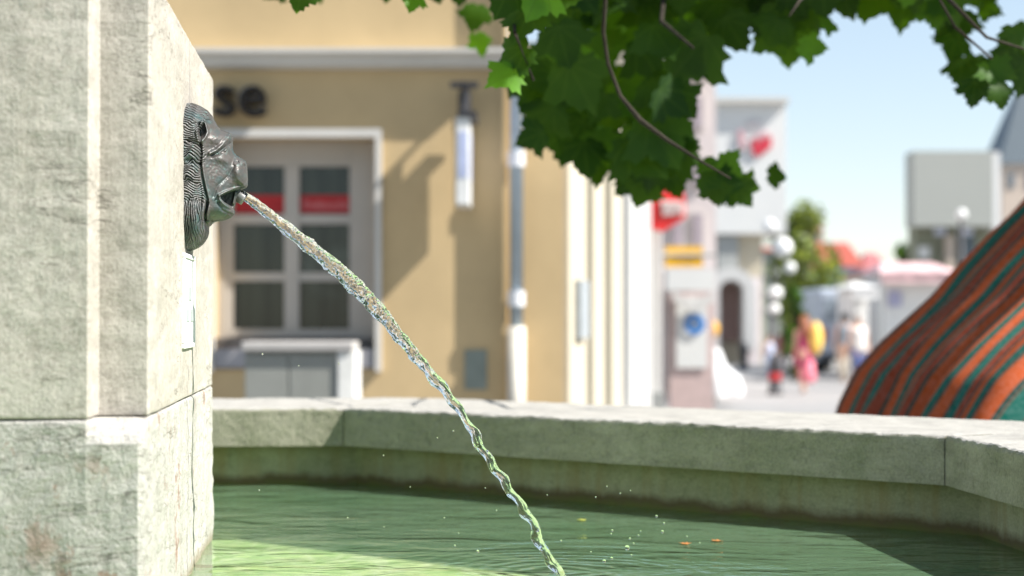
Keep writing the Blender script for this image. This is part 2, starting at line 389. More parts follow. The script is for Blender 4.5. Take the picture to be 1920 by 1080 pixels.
def catmull(vals, t):
    n = len(vals); i = min(int(t), n-2); f = t-i
    p0, p1, p2, p3 = vals[max(i-1, 0)], vals[i], vals[i+1], vals[min(i+2, n-1)]
    return .5*((2*p1)+(p2-p0)*f+(2*p0-5*p1+4*p2-p3)*f*f+(3*p1-p0-3*p2+p3)*f**3)
NS = 1000; NT = 40; vs = []
cum = 0; last = None
for i in range(NS+1):
    t = i/NS*(len(pts)-1); c = catmull(pts, t); c2 = catmull(pts, min(t+.02, len(pts)-1)); rr = catmull(rad, t)
    if i == NS: c2 = c+tng
    tng = (c2-c).normalized() if (c2-c).length > 0 else tng
    if last is not None: cum += (c-last).length
    last = c
    a = Vp.copy(); b = tng.cross(a).normalized()
    low = min(1, max(0, (cum-.42)/.25)); s = cum
    c = c+b*math.sin(s*2*math.pi/.058)*.0024*low+a*math.cos(s*2*math.pi/.058)*.0035*low
    for k in range(NT):
        th = 2*math.pi*k/NT; q = Vector((math.cos(th)*2.2, math.sin(th)*2.2, s*48))
        fine = mnoise.noise(Vector((math.cos(th)*3.2, math.sin(th)*3.2, s*185)))
        mid = mnoise.noise(q*1.0+Vector((9, 3, 1)))
        sp = math.sin(2*th+s*95+1.5*mnoise.noise(Vector((s*14, 0, 0))))
        amp = min(1, s/.05)
        r1 = rr*(1+amp*(fine*(.14*(1-low)+.05*low)+mid*.28+sp*(.06+.12*low)))
        # bead fringe on the under side of the jet
        und = max(0, math.sin(th)*(1 if b.z < 0 else -1)); r1 += rr*.22*amp*(1-low)*und**3*max(0, mnoise.noise(Vector((s*150, 4, 0))))
        vs.append(c+(a*math.cos(th)+b*math.sin(th))*r1)
fs = [(i*NT+k, i*NT+(k+1) % NT, (i+1)*NT+(k+1) % NT, (i+1)*NT+k) for i in range(NS) for k in range(NT)]
fs.append(tuple(reversed(range(NT)))); fs.append(tuple(NS*NT+k for k in range(NT)))
jet = mesh_obj('water_jet', vs, fs, M_jet, None, True)
tag(jet, 'clear twisting jet of water falling from the lion spout to the basin', 'water jet')
drops = [(1176,1027,5.2),(1242,997,3.2),(1231,968,3),(1245,981,2.2),(1181,1010,2.6),(1197,1004,2.2),(1201,996,1.8),(1188,1019,2.2),(1148,995,2.5),(1147,1047,3),(1133,1052,4),(1133,1058,3.6),(1247,1062,2.6),(1288,1006,2),(1277,1068,2.4),(1184,1041,2),(1172,1069,2.6),(1146,1001,1.8),(896,1034,3),(853,1023,1.8),(1052,1014,2.2),(850,808,2),(820,821,1.5),(910,915,1.4),(931,957,1.6),(1182,920,1.5),(1117,932,1.6),(833,971,1.5),(652,971,1.5),(1138,912,1.6),(1108,1035,1.8),(860,1000,1.4),(769,913,1.3),(719,854,1.6),(720,988,1.4),(486,919,1.4),(635,682,1.5),(560,686,1.5),(492,664,1.8),(1312,1018,2.),(1163,925,1.8),(1026,928,1.4)]
random.seed(3)
for x, y, rp in drops:
    p = plane_pt(x, y, random.uniform(-.06, .1)); rd = S(rp, 3.85)*.9
    if p.z < WATER+.012: continue
    o = MB().ball((0, 0, 0), rd, 10, 1, 1, random.uniform(.9, 1.3)).build('water_drop', M_drop, None, True)
    o.location = p; tag(o, {(1176,1027):'largest water drop, a clear ball in the cluster right of the jet', (1242,997):'sparkling water drop at the right of the cluster', (1231,968):'topmost round water drop above the cluster right of the jet', (896,1034):'water drop low over the pool left of the jet', (850,808):'lone water drop left of the jet against the basin coping'}.get((x, y), 'tiny clear water drop flying near the jet'), 'water drop', 'water drops splashed off the jet')
M_fleaf = plain('fallen_leaf', (.36, .15, .04), .6); M_yleaf = plain('yellow_leaf', (.30, .32, .05), .6)
def flat_leaf(c, s, mat, label, rot):
    pr = [(0,-1),(.35,-.6),(1,-.5),(.6,0),(.9,.6),(.3,.5),(0,1),(-.3,.5),(-.9,.6),(-.6,0),(-1,-.5),(-.35,-.6)]
    cr, sr = math.cos(rot), math.sin(rot)
    o = MB().add([(c.x+s*(x*cr-y*sr), c.y+s*(x*sr+y*cr), WATER+.003+.002*(x*x+.4*y)) for x, y in pr], [tuple(range(12))]).build('floating_leaf', mat)
    sol = o.modifiers.new('t', 'SOLIDIFY'); sol.thickness = .0008
    tag(o, label, 'leaf', 'fallen leaves floating on the water')
flat_leaf(Pz(1284, 1021, WATER), .014, M_fleaf, 'small orange leaf floating on the green water, left of the pair', .4)
flat_leaf(Pz(1345, 1016, WATER), .016, M_fleaf, 'small orange leaf floating on the green water, right of the pair', 1.9)
flat_leaf(Pz(1090, 977, WATER), .014, M_yleaf, 'small yellow leaf floating beside the water jet', 1.0)

# ------------------------------------------------------------------ lion head
Z = 3.175
prof_r = [(105,192),(112,215),(125,245),(150,285),(180,310),(210,326),(245,345),(263,362),(275,392),(285,419),(300,431),(330,434),(360,432),(385,434),(400,441),(415,455),(438,490),(450,508),(470,517),(495,518),(520,520),(560,521),(590,518),(605,508),(614,486),(630,472),(650,462),(690,452),(720,442),(735,438),(745,443),(765,440),(785,420),(800,385),(806,345),(812,314),(822,298),(840,287),(870,285),(900,276),(940,250),(965,220),(978,192),(985,165)]
prof_l = [(105,180),(130,163),(190,140),(300,138),(500,132),(700,133),(900,141),(960,144),(985,158)]
ys = np.linspace(105, 985, 400); xr = np.interp(ys, *zip(*prof_r)); xl = np.interp(ys, *zip(*prof_l))
ns = 190; s_ = np.linspace(0, 1, ns); s_ = 1-(1-s_)**1.35
X = xl[:, None]+(xr-xl)[:, None]*s_[None, :]; Y = np.repeat(ys[:, None], ns, 1)
# distance to the free outline
op = np.array([(a, b) for b, a in prof_r], float); dense = []
for i in range(len(op)-1):
    for t in np.linspace(0, 1, 10, endpoint=False): dense.append(op[i]*(1-t)+op[i+1]*t)
dense = np.array(dense+[op[-1]])
# leave the lip/mouth part of the outline out so the roll-off follows the skull
D = np.full(X.shape, 1e9)
for q in dense: D = np.minimum(D, np.hypot(X-q[0], Y-q[1]))
def sm(a, b, x): t = np.clip((x-a)/(b-a), 0, 1); return t*t*(3-2*t)
def gs(cx, cy, sx, sy, rot=0):
    c_, s2 = math.cos(rot), math.sin(rot); dx = X-cx; dy = Y-cy
    return np.exp(-((dx*c_+dy*s2)/sx)**2-((-dx*s2+dy*c_)/sy)**2)
def seg_d(pts_):   # distance to polyline, and signed side
    d = np.full(X.shape, 1e9)
    for (x0, y0), (x1, y1) in zip(pts_, pts_[1:]):
        l2 = (x1-x0)**2+(y1-y0)**2; t = np.clip(((X-x0)*(x1-x0)+(Y-y0)*(y1-y0))/l2, 0, 1)
        d = np.minimum(d, np.hypot(X-x0-t*(x1-x0), Y-y0-t*(y1-y0)))
    return d
Wm = np.interp(X, [130, 200, 250, 300, 360, 430, 470, 521], [.130, .122, .104, .090, .077, .060, .055, .050])
Wm = Wm*(1-.22*sm(760, 980, Y))*(1-.30*sm(230, 105, Y))
Rr = np.interp(X, [130, 260, 400, 521], [95, 95, 80, 60]); Rr = np.minimum(Rr, 400)
t = np.clip(D/Rr, 0, 1); W = Wm*np.sqrt(np.clip(1-(1-t)**2, 0, 1))
hair_mask = sm(262, 240, X+18*np.sin(Y/38.)-8*sm(250, 150, Y)) # 1 in the mane
top_m = sm(262, 215, Y+.25*(X-200)); 
hair_mask = np.maximum(hair_mask, top_m)
beard = sm(665, 715, Y+.12*(X-200))*sm(285, 272, X)
hair_mask = np.maximum(hair_mask*(1-sm(292, 280, -X)*0), beard)
# strand fields
nzf = lambda fx, fy, o: np.array([[mnoise.noise(Vector((X[i, j]*fx, Y[i, j]*fy, o))) for j in range(ns)] for i in range(len(ys))])
ph_top = D/15.+.5*np.sin(X/40.)+.8*nzf(.02, .02, 1.)
NZ1 = nzf(.02, .02, 3.3); NZ2 = nzf(.03, .012, 8.1)
ph_mid = (Y-.15*(X-137)+12*np.sin((X-137)/18.+Y/90.+2*NZ1)+16*NZ1+9*np.sin(Y/47.))/17.
bend = 34*np.sin((Y-690)/150.)
ph_brd = (X+bend-.22*(Y-690))/14.+1.3*NZ2
strand = lambda p: np.abs(np.sin(p*math.pi))**.7
h_top = strand(ph_top); h_mid = strand(ph_mid)
h_brd = strand(ph_brd+.3*np.sin(Y/60.))
tb = sm(262, 235, Y+.55*(X-150))*sm(0, 1, 1+0*X)
bb = sm(640, 720, Y)
hh = h_top*tb+(1-tb)*(h_mid*(1-bb)+h_brd*bb)
clump = .5+.5*np.cos((Y+14*np.sin(X/22.))/118.*2*math.pi+.5)
W -= hair_mask*(.0095+.006*NZ1)*(1-hh)**1.6*(1-.2*bb)
W -= hair_mask*(1-tb)*(1-bb)*.005*clump**3
W += hair_mask*.004*gs(225, 400, 45, 300)
# edge of the mane against the face
ed = seg_d([(232,225),(238,330),(246,400),(240,470),(250,540),(262,600),(282,680),(272,740),(266,790),(282,835)])
W -= .006*np.exp(-(ed/7.)**2)
W += .0035*np.exp(-(np.abs(ed-14)/9.)**2)*sm(236, 256, X)
# beard tuft swells over the throat
W += .010*gs(225, 830, 42, 110, -.15); W -= .012*np.exp(-(seg_d([(284,700),(268,770),(272,840),(286,860)])/8.)**2)
W -= .020*sm(276, 292, X)*sm(690, 720, Y)*sm(300, 286, X)*0
# ear
ea = ((X-251)*math.cos(.18)+(Y-272)*math.sin(.18))/33; eb = (-(X-251)*math.sin(.18)+(Y-272)*math.cos(.18))/62
er = np.hypot(ea*(1+.9*np.clip(-eb, 0, 1)+.25*np.clip(eb, 0, 1)), eb)
W += .0075*np.exp(-((er-1)/.22)**2); W -= .016*np.exp(-(er/.66)**4)
W += .004*gs(262, 292, 10, 16)
# brow plane and ridge, eye socket
W += .007*gs(345, 305, 62, 30, -.35)
br_ = seg_d([(419,290),(408,318),(375,352),(335,388),(300,404)])
W += .0085*np.exp(-(br_/12.)**2)
sk = seg_d([(428,335),(408,352),(382,374),(345,402),(312,418)])
W -= .0135*np.exp(-(sk/11.)**2); W -= .010*gs(414, 352, 16, 20)
W += .0065*gs(392, 384, 13, 9, -.5)           # eyeball
W -= .003*np.exp(-(np.abs(seg_d([(410,372),(392,394),(360,408)])-2)/3.)**2)
W += .006*gs(370, 440, 55, 26, .25)          # cheekbone
W -= .0045*np.exp(-(seg_d([(432,385),(440,430),(425,470)])/13.)**2)
# nose, muzzle
W += .0075*gs(466, 520, 34, 46); W += .004*gs(480, 452, 20, 10, .5)
W -= .0065*gs(500, 482, 8, 12); W -= .004*gs(462, 455, 12, 7, .5)
W += .0035*gs(505, 462, 9, 9)
W += .003*gs(330, 560, 60, 90)
# fold from nose to corner of the mouth
W -= .0030*np.exp(-(seg_d([(440,480),(405,540),(340,600),(318,660)])/9.)**2)
# lips
up_l = seg_d([(520,590),(500,600),(470,606),(430,618),(385,636),(352,654)])
W += .0060*np.exp(-(up_l/7.)**2)
lo_l = seg_d([(352,656),(356,678),(378,705),(404,724),(441,742)])
W += .0050*np.exp(-(lo_l/8.)**2); W -= .004*np.exp(-(seg_d([(345,700),(370,740),(425,768)])/9.)**2)
# mouth cavity
cav = np.array([(357,660),(388,643),(432,626),(470,616),(490,614),(478,640),(462,680),(452,716),(441,733),(406,716),(380,698),(362,676)], float)
def inside(poly):
    c = np.zeros(X.shape, bool); j = len(poly)-1
    for i in range(len(poly)):
        xi, yi = poly[i]; xj, yj = poly[j]
        cond = ((yi > Y) != (yj > Y)) & (X < (xj-xi)*(Y-yi)/(yj-yi+1e-9)+xi); c ^= cond; j = i
    return c
cv = inside(cav); cd_ = seg_d([tuple(q) for q in cav]+[tuple(cav[0])])
f = np.where(cv, sm(0, 7, cd_), 0); W = W*(1-f)+f*np.minimum(W, .014+.010*np.exp(-(seg_d([(449,640),(436,700)])/7.)**2))
W += .0006*np.array([[mnoise.noise(Vector((X[i, j]/14, Y[i, j]/14, 0))) for j in range(ns)] for i in range(len(ys))])
W = np.clip(W, 0, None)*np.clip(D/3., 0, 1)**.5
PX = 300+X/Z; PY = 160+Y/Z
rx = (PX-960)/F; ry = fw.y+(540-PY)/F*upv.y; rz = fw.z+(540-PY)/F*upv.z
rv = rx*Vp.x+ry*Vp.y; ru = rx*Up.x+ry*Up.y
lv = LO.dot(Vp); lu = LO.dot(Up); cu = CAM.dot(Up); cvv = CAM.dot(Vp)
T = (lv-cvv-W)/rv
uu = T*ru+cu-lu; zz = EYE+T*rz
uu = np.maximum(uu, -.003); uu[:, 0] = -.012
near = np.stack([uu, -W, zz], -1); farr = np.stack([uu, W, zz], -1)
ny, nx = X.shape; idx = np.arange(ny*nx).reshape(ny, nx)
def world(a):
    a = a.reshape(-1, 3); base = np.array([LO.x, LO.y, 0.]); return base+a[:, :1]*np.array(Up)+a[:, 1:2]*np.array(Vp)+a[:, 2:]*np.array([[0, 0, 1.]])
vw = np.concatenate([world(near), world(farr)])
q = np.stack([idx[:-1, :-1], idx[1:, :-1], idx[1:, 1:], idx[:-1, 1:]], -1).reshape(-1, 4)
q2 = q[:, ::-1]+ny*nx
bot = []
for i in range(ny-1): bot.append((idx[i, -1], idx[i+1, -1], idx[i+1, -1]+ny*nx, idx[i, -1]+ny*nx))
for j in range(nx-1):
    bot.append((idx[0, j], idx[0, j+1], idx[0, j+1]+ny*nx, idx[0, j]+ny*nx)); bot.append((idx[-1, j+1], idx[-1, j], idx[-1, j]+ny*nx, idx[-1, j+1]+ny*nx))
m, nt, bs = newmat('bronze_patina'); co = nd(nt, 'ShaderNodeTexCoord').outputs['Object']; geo = nd(nt, 'ShaderNodeNewGeometry')
n1 = noise(nt, co, 11, 6, .65, .4); n2 = noise(nt, co, 90, 4, .6)
base = ramp(nt, n1, [(.30, (.040, .078, .078)), (.42, (.062, .078, .076)), (.52, (.092, .080, .074)), (.60, (.070, .076, .074)), (.68, (.045, .085, .085)), (.8, (.11, .095, .088))])
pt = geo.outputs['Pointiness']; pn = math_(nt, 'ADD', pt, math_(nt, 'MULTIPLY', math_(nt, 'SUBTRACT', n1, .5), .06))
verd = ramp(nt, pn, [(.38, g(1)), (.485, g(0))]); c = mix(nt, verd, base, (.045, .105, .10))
c = mix(nt, ramp(nt, pt, [(.30, g(.85)), (.44, g(0))]), c, (.012, .018, .018))  # shade in the creases painted into the colour by pointiness
c = mix(nt, ramp(nt, pt, [(.51, g(0)), (.58, g(.8))]), c, (.25, .25, .25))  # highlights on raised edges painted into the colour
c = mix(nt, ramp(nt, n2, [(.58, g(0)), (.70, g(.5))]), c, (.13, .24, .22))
lk(nt, c, bs.inputs['Base Color']); bs.inputs['Metallic'].default_value = .25; bs.inputs['Specular IOR Level'].default_value = .35
lk(nt, ramp(nt, n2, [(.3, g(.36)), (.7, g(.54))]), bs.inputs['Roughness'])
bump(nt, math_(nt, 'ADD', n2, math_(nt, 'MULTIPLY', noise(nt, co, 320, 2), .35)), .5, .0012, bs)
M_bronze = m
lion = thing('lion_head_spout', 'bronze lion head with green patina spouting water from its open mouth', 'fountain spout', (LO.x, LO.y, 1.7))
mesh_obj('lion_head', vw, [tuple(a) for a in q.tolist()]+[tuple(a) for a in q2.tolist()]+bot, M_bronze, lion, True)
n0 = plane_pt(300+400/Z, 160+612/Z); n1_ = plane_pt(300+455/Z, 160+651/Z); n2_ = plane_pt(300+502/Z, 160+682/Z)
dn_ = (n2_-n1_).normalized()
nz = MB(); aa = Vp.copy(); rr = S(11.5, 3.84)
nz.tube([n1_-dn_*.05, n1_, n1_+dn_*.001, n2_-dn_*.004, n2_, n2_, n2_-dn_*.01], [rr*.9, rr*.95, rr*1.0, rr*.98, rr*.95, rr*.80, rr*.78], 24)
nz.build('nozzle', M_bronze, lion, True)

# plaque below the lion
M_plq = stone('plaque_marble', (.66, .66, .65), (.74, .74, .73), (.5, .5, .5), 1., None, 0, .3, 0, 0)
def wall_pt(px, py):   # pixel ray against the side face
    r_ = ray(px, py); t_ = (LO-CAM).dot(Up)/r_.dot(Up); return CAM+r_*t_
pa = wall_pt(341, 565).dot(Vp)-lv; pb = wall_pt(360, 565).dot(Vp)-lv
zt = wall_pt(353, 487).z; zb = wall_pt(353, 643).z
def lp(u, v, z): return Vector((LO.x, LO.y, 0))+Up*u+Vp*v+Vector((0, 0, z))
pq = thing('wall_plaque', 'white marble plaque with a raised rim fixed below the bronze lion', 'plaque', lp(0, 0, zb))
b_ = MB(); b_.obox(lp(-.004, pa, zb), Up*.008, Vp*(pb-pa), Vector((0, 0, zt-zb))); b_.build('panel', M_plq, pq, bevel=.002)
b_ = MB()
for v0, v1, z0, z1 in ((pa-.006, pb+.006, zt, zt+.010), (pa-.006, pb+.006, zb-.010, zb), (pa-.006, pa+.004, zb, zt), (pb-.004, pb+.006, zb, zt)):
    b_.obox(lp(-.004, v0, z0), Up*.011, Vp*(v1-v0), Vector((0, 0, z1-z0)))
b_.build('rim', M_plq, pq, bevel=.002)
M_slot = plain('worn_inlay', (.33, .36, .36), .7)
b_ = MB()
b_.obox(lp(.003, -.03, zt-.085), Up*.003, Vp*.045, Vector((0, 0, .028)))
b_.obox(lp(.003, -.085, zb+.045), Up*.0025, Vp*.06, Vector((0, 0, .026))); b_.obox(lp(.003, .01, zb+.045), Up*.0025, Vp*.06, Vector((0, 0, .026)))
b_.build('inlay', M_slot, pq)

# ------------------------------------------------------------------ cream building
FD = 15.
M_plaster = plain('cream_plaster', (.52, .388, .215), .9, 0, .13, .9, .2, .003)
M_plaster2 = plain('pale_cream_plaster', (.50, .45, .35), .9, 0, .05, 1.2, .2, .003)
M_trim = plain('white_trim', (.56, .54, .50), .7, 0, .05, 3, .3)
M_frame = plain('window_paint', (.46, .42, .37), .5, 0, .05, 3)
M_dark = plain('dark_metal', (.03, .03, .035), .5, 0, .2)
M_pipe = plain('zinc_pipe', (.33, .40, .46), .35, .6, .15)
def glassy(name, c, c2=None, rough=.08, curtain=True):
    m, nt, bs = newmat(name); co = nd(nt, 'ShaderNodeTexCoord').outputs['Object']
    wv = noise(nt, mapping(nt, co, (14, 1, .5)), 1, 3, .5)
    n = noise(nt, co, 1.6, 3, .6)
    c_ = ramp(nt, wv, [(.35, c), (.65, c2 or tuple(x*2.2 for x in c))]) if curtain else ramp(nt, n, [(.3, c), (.7, c2 or c)])
    c_ = mix(nt, ramp(nt, n, [(.52, g(0)), (.66, g(.5))]), c_, (.10, .13, .115))
    lk(nt, c_, bs.inputs['Base Color']); bs.inputs['Roughness'].default_value = rough; return m
M_pane = glassy('curtained_glass', (.010, .017, .014), (.030, .040, .030))
bld = thing('cream_building', 'cream plastered building with white window and string course behind the fountain', 'building', P(700, 950, FD).to_2d().to_3d())
RD = .30
x0w, x1w = P(400, 0, FD).x, P(703, 0, FD).x; zt_, zb_ = P(0, 258, FD).z, P(0, 692, FD).z
xl_, xr_ = P(-900, 0, FD).x, P(950, 0, FD).x; zT = 9.5
b_ = MB()
b_.box((xl_, FD, 0), (x0w, FD+.5, zT)); b_.box((x1w, FD, 0), (xr_, FD+.5, zT)); b_.box((x0w, FD, zt_), (x1w, FD+.5, zT)); b_.box((x0w, FD, 0), (x1w, FD+.5, zb_))
b_.box((xl_, FD+.5, 0), (xr_, FD+9, zT)); b_.build('wall', M_plaster, bld)
ax = P(950, 0, FD).x+.002; bx_ = P(1055, 0, FD).x; az = P(0, 128, FD).z
MB().box((ax, FD+.06, 0), (bx_, FD+8, az)).build('low_wing', M_plaster, bld)
b_ = MB(); zc0, zc1 = P(0, 131, FD).z, P(0, 96, FD).z
xe = P(955, 0, FD).x
b_.add([(xl_, FD-.003, zc0), (xl_, FD-.10, zc0+.02), (xl_, FD-.14, zc0+.09), (xl_, FD-.20, zc1-.035), (xl_, FD-.20, zc1), (xl_, FD-.003, zc1+.02)]+[(xe, FD-.003, zc0), (xe, FD-.10, zc0+.02), (xe, FD-.14, zc0+.09), (xe, FD-.20, zc1-.035), (xe, FD-.20, zc1), (xe, FD-.003, zc1+.02)],
    [(i, i+1, i+7, i+6) for i in range(5)]+[(0, 5, 4, 3, 2, 1), (6, 7, 8, 9, 10, 11)])
b_.build('string_course', M_trim, bld)
# window surround lip
b_ = MB()
b_.pbox(385, 241, 715, 257, FD-.05, .05+.03); b_.pbox(703, 257, 715, 697, FD-.05, .08); b_.pbox(385, 257, 400, 697, FD-.05, .08)
b_.build('window_surround', M_trim, bld)
win = MB(); wd = FD+RD
def fr_(x0, y0, x1, y1, d=0., t=.06): win.pbox(x0, y0, x1, y1, wd+d, t)
fr_(395, 255, 710, 292, -.02, .1); fr_(655, 292, 710, 700, -.02, .1); fr_(392, 292, 424, 700, -.02, .1); fr_(424, 632, 655, 700, .02, .1)
fr_(424, 292, 655, 312); fr_(424, 312, 438, 618); fr_(642+14, 312, 662, 618); fr_(424, 617, 657, 632, -.01)
fr_(533, 312, 561, 617, -.012); fr_(438, 402, 533, 420); fr_(561, 402, 656, 420); fr_(438, 511, 533, 527); fr_(561, 511, 656, 527)
wo_ = win.build('window', M_frame, bld)
for (a, b, c_, d_) in ((438,312,533,402),(561,312,656,402),(438,420,533,511),(561,420,656,511),(438,527,533,617),(561,527,656,617)):
    MB().pbox(a, b, c_, d_, wd+.035, .01).build('pane', M_pane, wo_)
M_red = plain('red_banner', (.42, .012, .015), .6)
for a, b in ((438, 533), (561, 656)): MB().pbox(a, 366, b, 400, wd+.029, .004).build('red_strip', M_red, wo_)
M_pinkt = plain('pale_lettering', (.55, .2, .2), .7)
b_ = MB()       # the lettering on the strip is too soft in the photograph to read: a row of thin upright strokes
random.seed(5); x = 570
while x < 650:
    hgt = random.choice((12, 12, 17)); b_.pbox(x, 392-hgt, x+random.choice((2.2, 3)), 392, wd+.0275, .001); x += random.uniform(4.5, 6)
b_.build('lettering', M_pinkt, wo_)
M_sill = plain('grey_sill', (.30, .29, .30), .6)
b_ = MB(); b_.pbox(402, 655, 702, 690, FD-.03, .32); b_.build('sill', M_sill, bld)
MB().pbox(402, 634, 702, 653, FD+.12, .2).build('sill_gap', plain('gap_shade', (.10, .09, .085), .7), bld)  # dark strip: shade of the gap above the sill put into colour
# vent plate, downpipe
b_ = MB(); b_.pbox(871, 656, 913, 731, FD-.02, .03); b_.build('vent_plate', plain('grey_green_plate', (.20, .23, .20), .5), bld, bevel=.004)
pp = MB(); cx = P(968, 0, FD).x; py_ = FD-.09
pp.tube([(cx, py_, P(0, 612, FD).z), (cx, py_, zT-.1)], S(13, FD), 16); pipe = pp.build('downpipe', M_pipe, bld, True)
M_clamp = plain('pale_clamp', (.65, .66, .68), .4)
for zy in (300, 560):
    pp = MB(); pp.tube([(cx, py_, P(0, zy+14, FD).z), (cx, py_, P(0, zy-14, FD).z)], S(16, FD), 16); pp.box((cx-.012, py_, P(0, zy+3, FD).z), (cx+.012, FD, P(0, zy-3, FD).z))
    pp.build('pipe_clamp', M_clamp, pipe)
MB().tube([(cx, py_, 0), (cx, py_, P(0, 612, FD).z)], S(17, FD), 16).build('stand_pipe', plain('cream_pipe', (.60, .56, .48), .5), pipe, True)
# side facade
side = thing('side_wing', 'sunlit side facade of pale piers and tall windows running down the street', 'building', (bx_, FD, 0))
sd = Vector((.159, 1, 0)).normalized(); sn = Vector((sd.y, -sd.x, 0)); c0 = Vector((bx_+.003, FD+.10, 0))
def spt(px):       # distance along the side facade for a pixel column
    s = (px-960)/F; return (s*c0.y-c0.x)/(sd.x-s*sd.y)
def piers(a, b, out=.0, zt=3.66, z0=0, m=M_plaster2, name='pier', th=.25):
    s0, s1 = spt(a), spt(b); o = c0+sd*s0-sn*(th-out)+Vector((0, 0, z0)); return MB().obox(o, sd*(s1-s0), sn*th, Vector((0, 0, zt-z0))).build(name, m, side)
M_wh = plain('white_render', (.58, .57, .55), .8, 0, .04)
M_pale = plain('pale_frame', (.58, .60, .60), .5)
piers(1055.5, 1089, .05); piers(1103, 1123, .05, m=M_plaster2); piers(1139, 1157, .05, m=M_plaster2); piers(1166, 1174, .10, m=M_wh); piers(1181, 1188, .10, m=M_wh); piers(1194, 1199, .1, m=M_wh); piers(1203, 1206, .1, m=M_wh)
piers(1055, 1206, -.02, 3.9, 3.3, M_plaster2, 'fascia', .3); piers(1089, 1206, .0, .55, 0, M_wh, 'plinth')
M_pane2 = plain('bright_glass', (.24, .26, .27), .12)
for a, b in ((1089,1103),(1123,1139),(1157,1166),(1174,1181),(1188,1194),(1199,1203)):
    piers(a, b, -.16, 3.3, .55, M_pane2, 'pane', .05)
    mid = (a+b)/2; piers(mid-1.2, mid+1.2, -.10, 3.3, .55, M_pale, 'mullion', .05)
MB().obox(c0+sd*spt(1066)+sn*.055+Vector((0, 0, 1.42)), sd*(spt(1083)-spt(1066)), sn*.05, Vector((0, 0, .5))).build('notice_board', plain('grey_board', (.30, .33, .35), .4), side)
MB().box((bx_-.4, FD+.5, 3.9), (bx_+.9, FD+7.0, 3.95)).build('flat_roof', M_trim, side)

# letters on the wall
def letters(txt, size, ext, loc, mat, label, name, parent=None, rotz=0., childname='letter', x=None):
    cu = bpy.data.curves.new('t', 'FONT'); cu.body = txt; cu.size = size; cu.extrude = ext; cu.offset = .013*size; cu.align_x = 'CENTER'; cu.align_y = 'CENTER'
    to = bpy.data.objects.new('t', cu); C.objects.link(to); dg = bpy.context.evaluated_depsgraph_get(); dg.update()
    me = bpy.data.meshes.new_from_object(to.evaluated_get(dg)); bpy.data.objects.remove(to)
    me.materials.clear(); me.materials.append(mat)
    rot = Matrix.Rotation(rotz, 4, 'Z') @ Matrix.Rotation(math.pi/2, 4, 'X')
    me.transform(rot); o = bpy.data.objects.new(childname, me); C.objects.link(o); o.location = Vector(loc)-(OFF[parent.name] if parent else Vector())
    if parent: o.parent = parent
    OFF[o.name] = Vector(loc); return o
M_let = plain('letter_front', (.012, .011, .010), .7, spec=.1); M_letside = plain('letter_side', (.22, .23, .26), .35, .7)
sg = thing('wall_letters', 'dark raised metal letters se on the cream wall, cut off by the pillar', 'sign', P(450, 190, FD))
for ch, px_ in (('s', 421), ('e', 473)):
    o = letters(ch, S(118, FD), .02, P(px_, 181, FD-.145), M_let, '', '', sg)
    o2 = letters(ch, S(118, FD), .05, P(px_, 181, FD-.072), M_letside, '', '', sg, childname='letter_return')
for px_ in (427, 470):
    q_ = P(px_-10, 205, FD); MB().box((q_.x-.006, FD-.03, q_.z-.006), (q_.x+.006, FD+.01, q_.z+.006)).build('fixing_pin', M_dark, sg)

# projecting sign
ps = thing('projecting_sign', 'narrow white and blue sign box hanging from a black bracket on the cream wall', 'sign', P(870, 280, FD))
b_ = MB(); xs = P(872, 0, FD).x
def zz_(py, d=FD): return P(0, py, d).z
b_.tube([(xs, FD, zz_(178)), (xs, FD-.75, zz_(178))], .022, 10); b_.tube([(xs, FD-.1, zz_(228)), (xs, FD-.7, zz_(178))], .016, 8)
b_.box((xs-.035, FD-.02, zz_(232)), (xs+.035, FD+.01, zz_(166))); b_.box((xs-.10, FD-.68, zz_(183)), (xs+.12, FD-.62, zz_(173)))
b_.tube([(xs, FD-.2, zz_(178)), (xs, FD-.2, zz_(232))], .05, 8); b_.tube([(xs, FD-.62, zz_(178)), (xs, FD-.62, zz_(232))], .018, 8); b_.box((xs-.04, FD-.70, zz_(236)), (xs+.11, FD-.08, zz_(226)))
b_.build('bracket', M_dark, ps)
M_sgw = plain('sign_white', (.70, .70, .68), .4); M_sgb = plain('sign_blue', (.16, .22, .52), .4)
MB().box((xs-.055, FD-.68, zz_(393)), (xs+.055, FD-.10, zz_(236))).build('sign_box', M_sgw, ps, bevel=.01)
b_ = MB(); b_.box((xs-.030, FD-.684, zz_(345)), (xs+.034, FD-.676, zz_(262))); b_.box((xs+.0545, FD-.6, zz_(345)), (xs+.058, FD-.16, zz_(262))); b_.build('blue_field', plain('sign_pale_blue', (.42, .47, .66), .4), ps)
# utility cabinet
CDp = 12.6
cb = thing('utility_cabinet', 'grey street utility cabinet with two doors standing before the window', 'utility cabinet', P(560, 950, CDp).to_2d().to_3d())
M_cab = plain('cabinet_grey', (.25, .255, .23), .55, 0, .06); M_cabl = plain('cabinet_lid', (.42, .40, .38), .6, 0, .06)
a = P(459, 658, CDp); b = P(655, 655, CDp)
MB().box((a.x, CDp, .05), (b.x, CDp+.42, a.z)).build('body', M_cab, cb, bevel=.006)
for x0, x1 in ((462, 541), (545, 632)):
    q0 = P(x0, 0, CDp).x; q1 = P(x1, 0, CDp).x
    dr = MB().box((q0, CDp-.012, .12), (q1, CDp+.004, a.z-.03)).build('door', M_cab, cb, bevel=.003)
    MB().box((q1-.05, CDp-.03, .8), (q1-.03, CDp-.010, .95)).build('handle', M_dark, dr)
MB().box((a.x-.02, CDp-.05, a.z), (b.x+.03, CDp+.46, a.z+S(17, CDp))).build('lid', M_cabl, cb, bevel=.01)
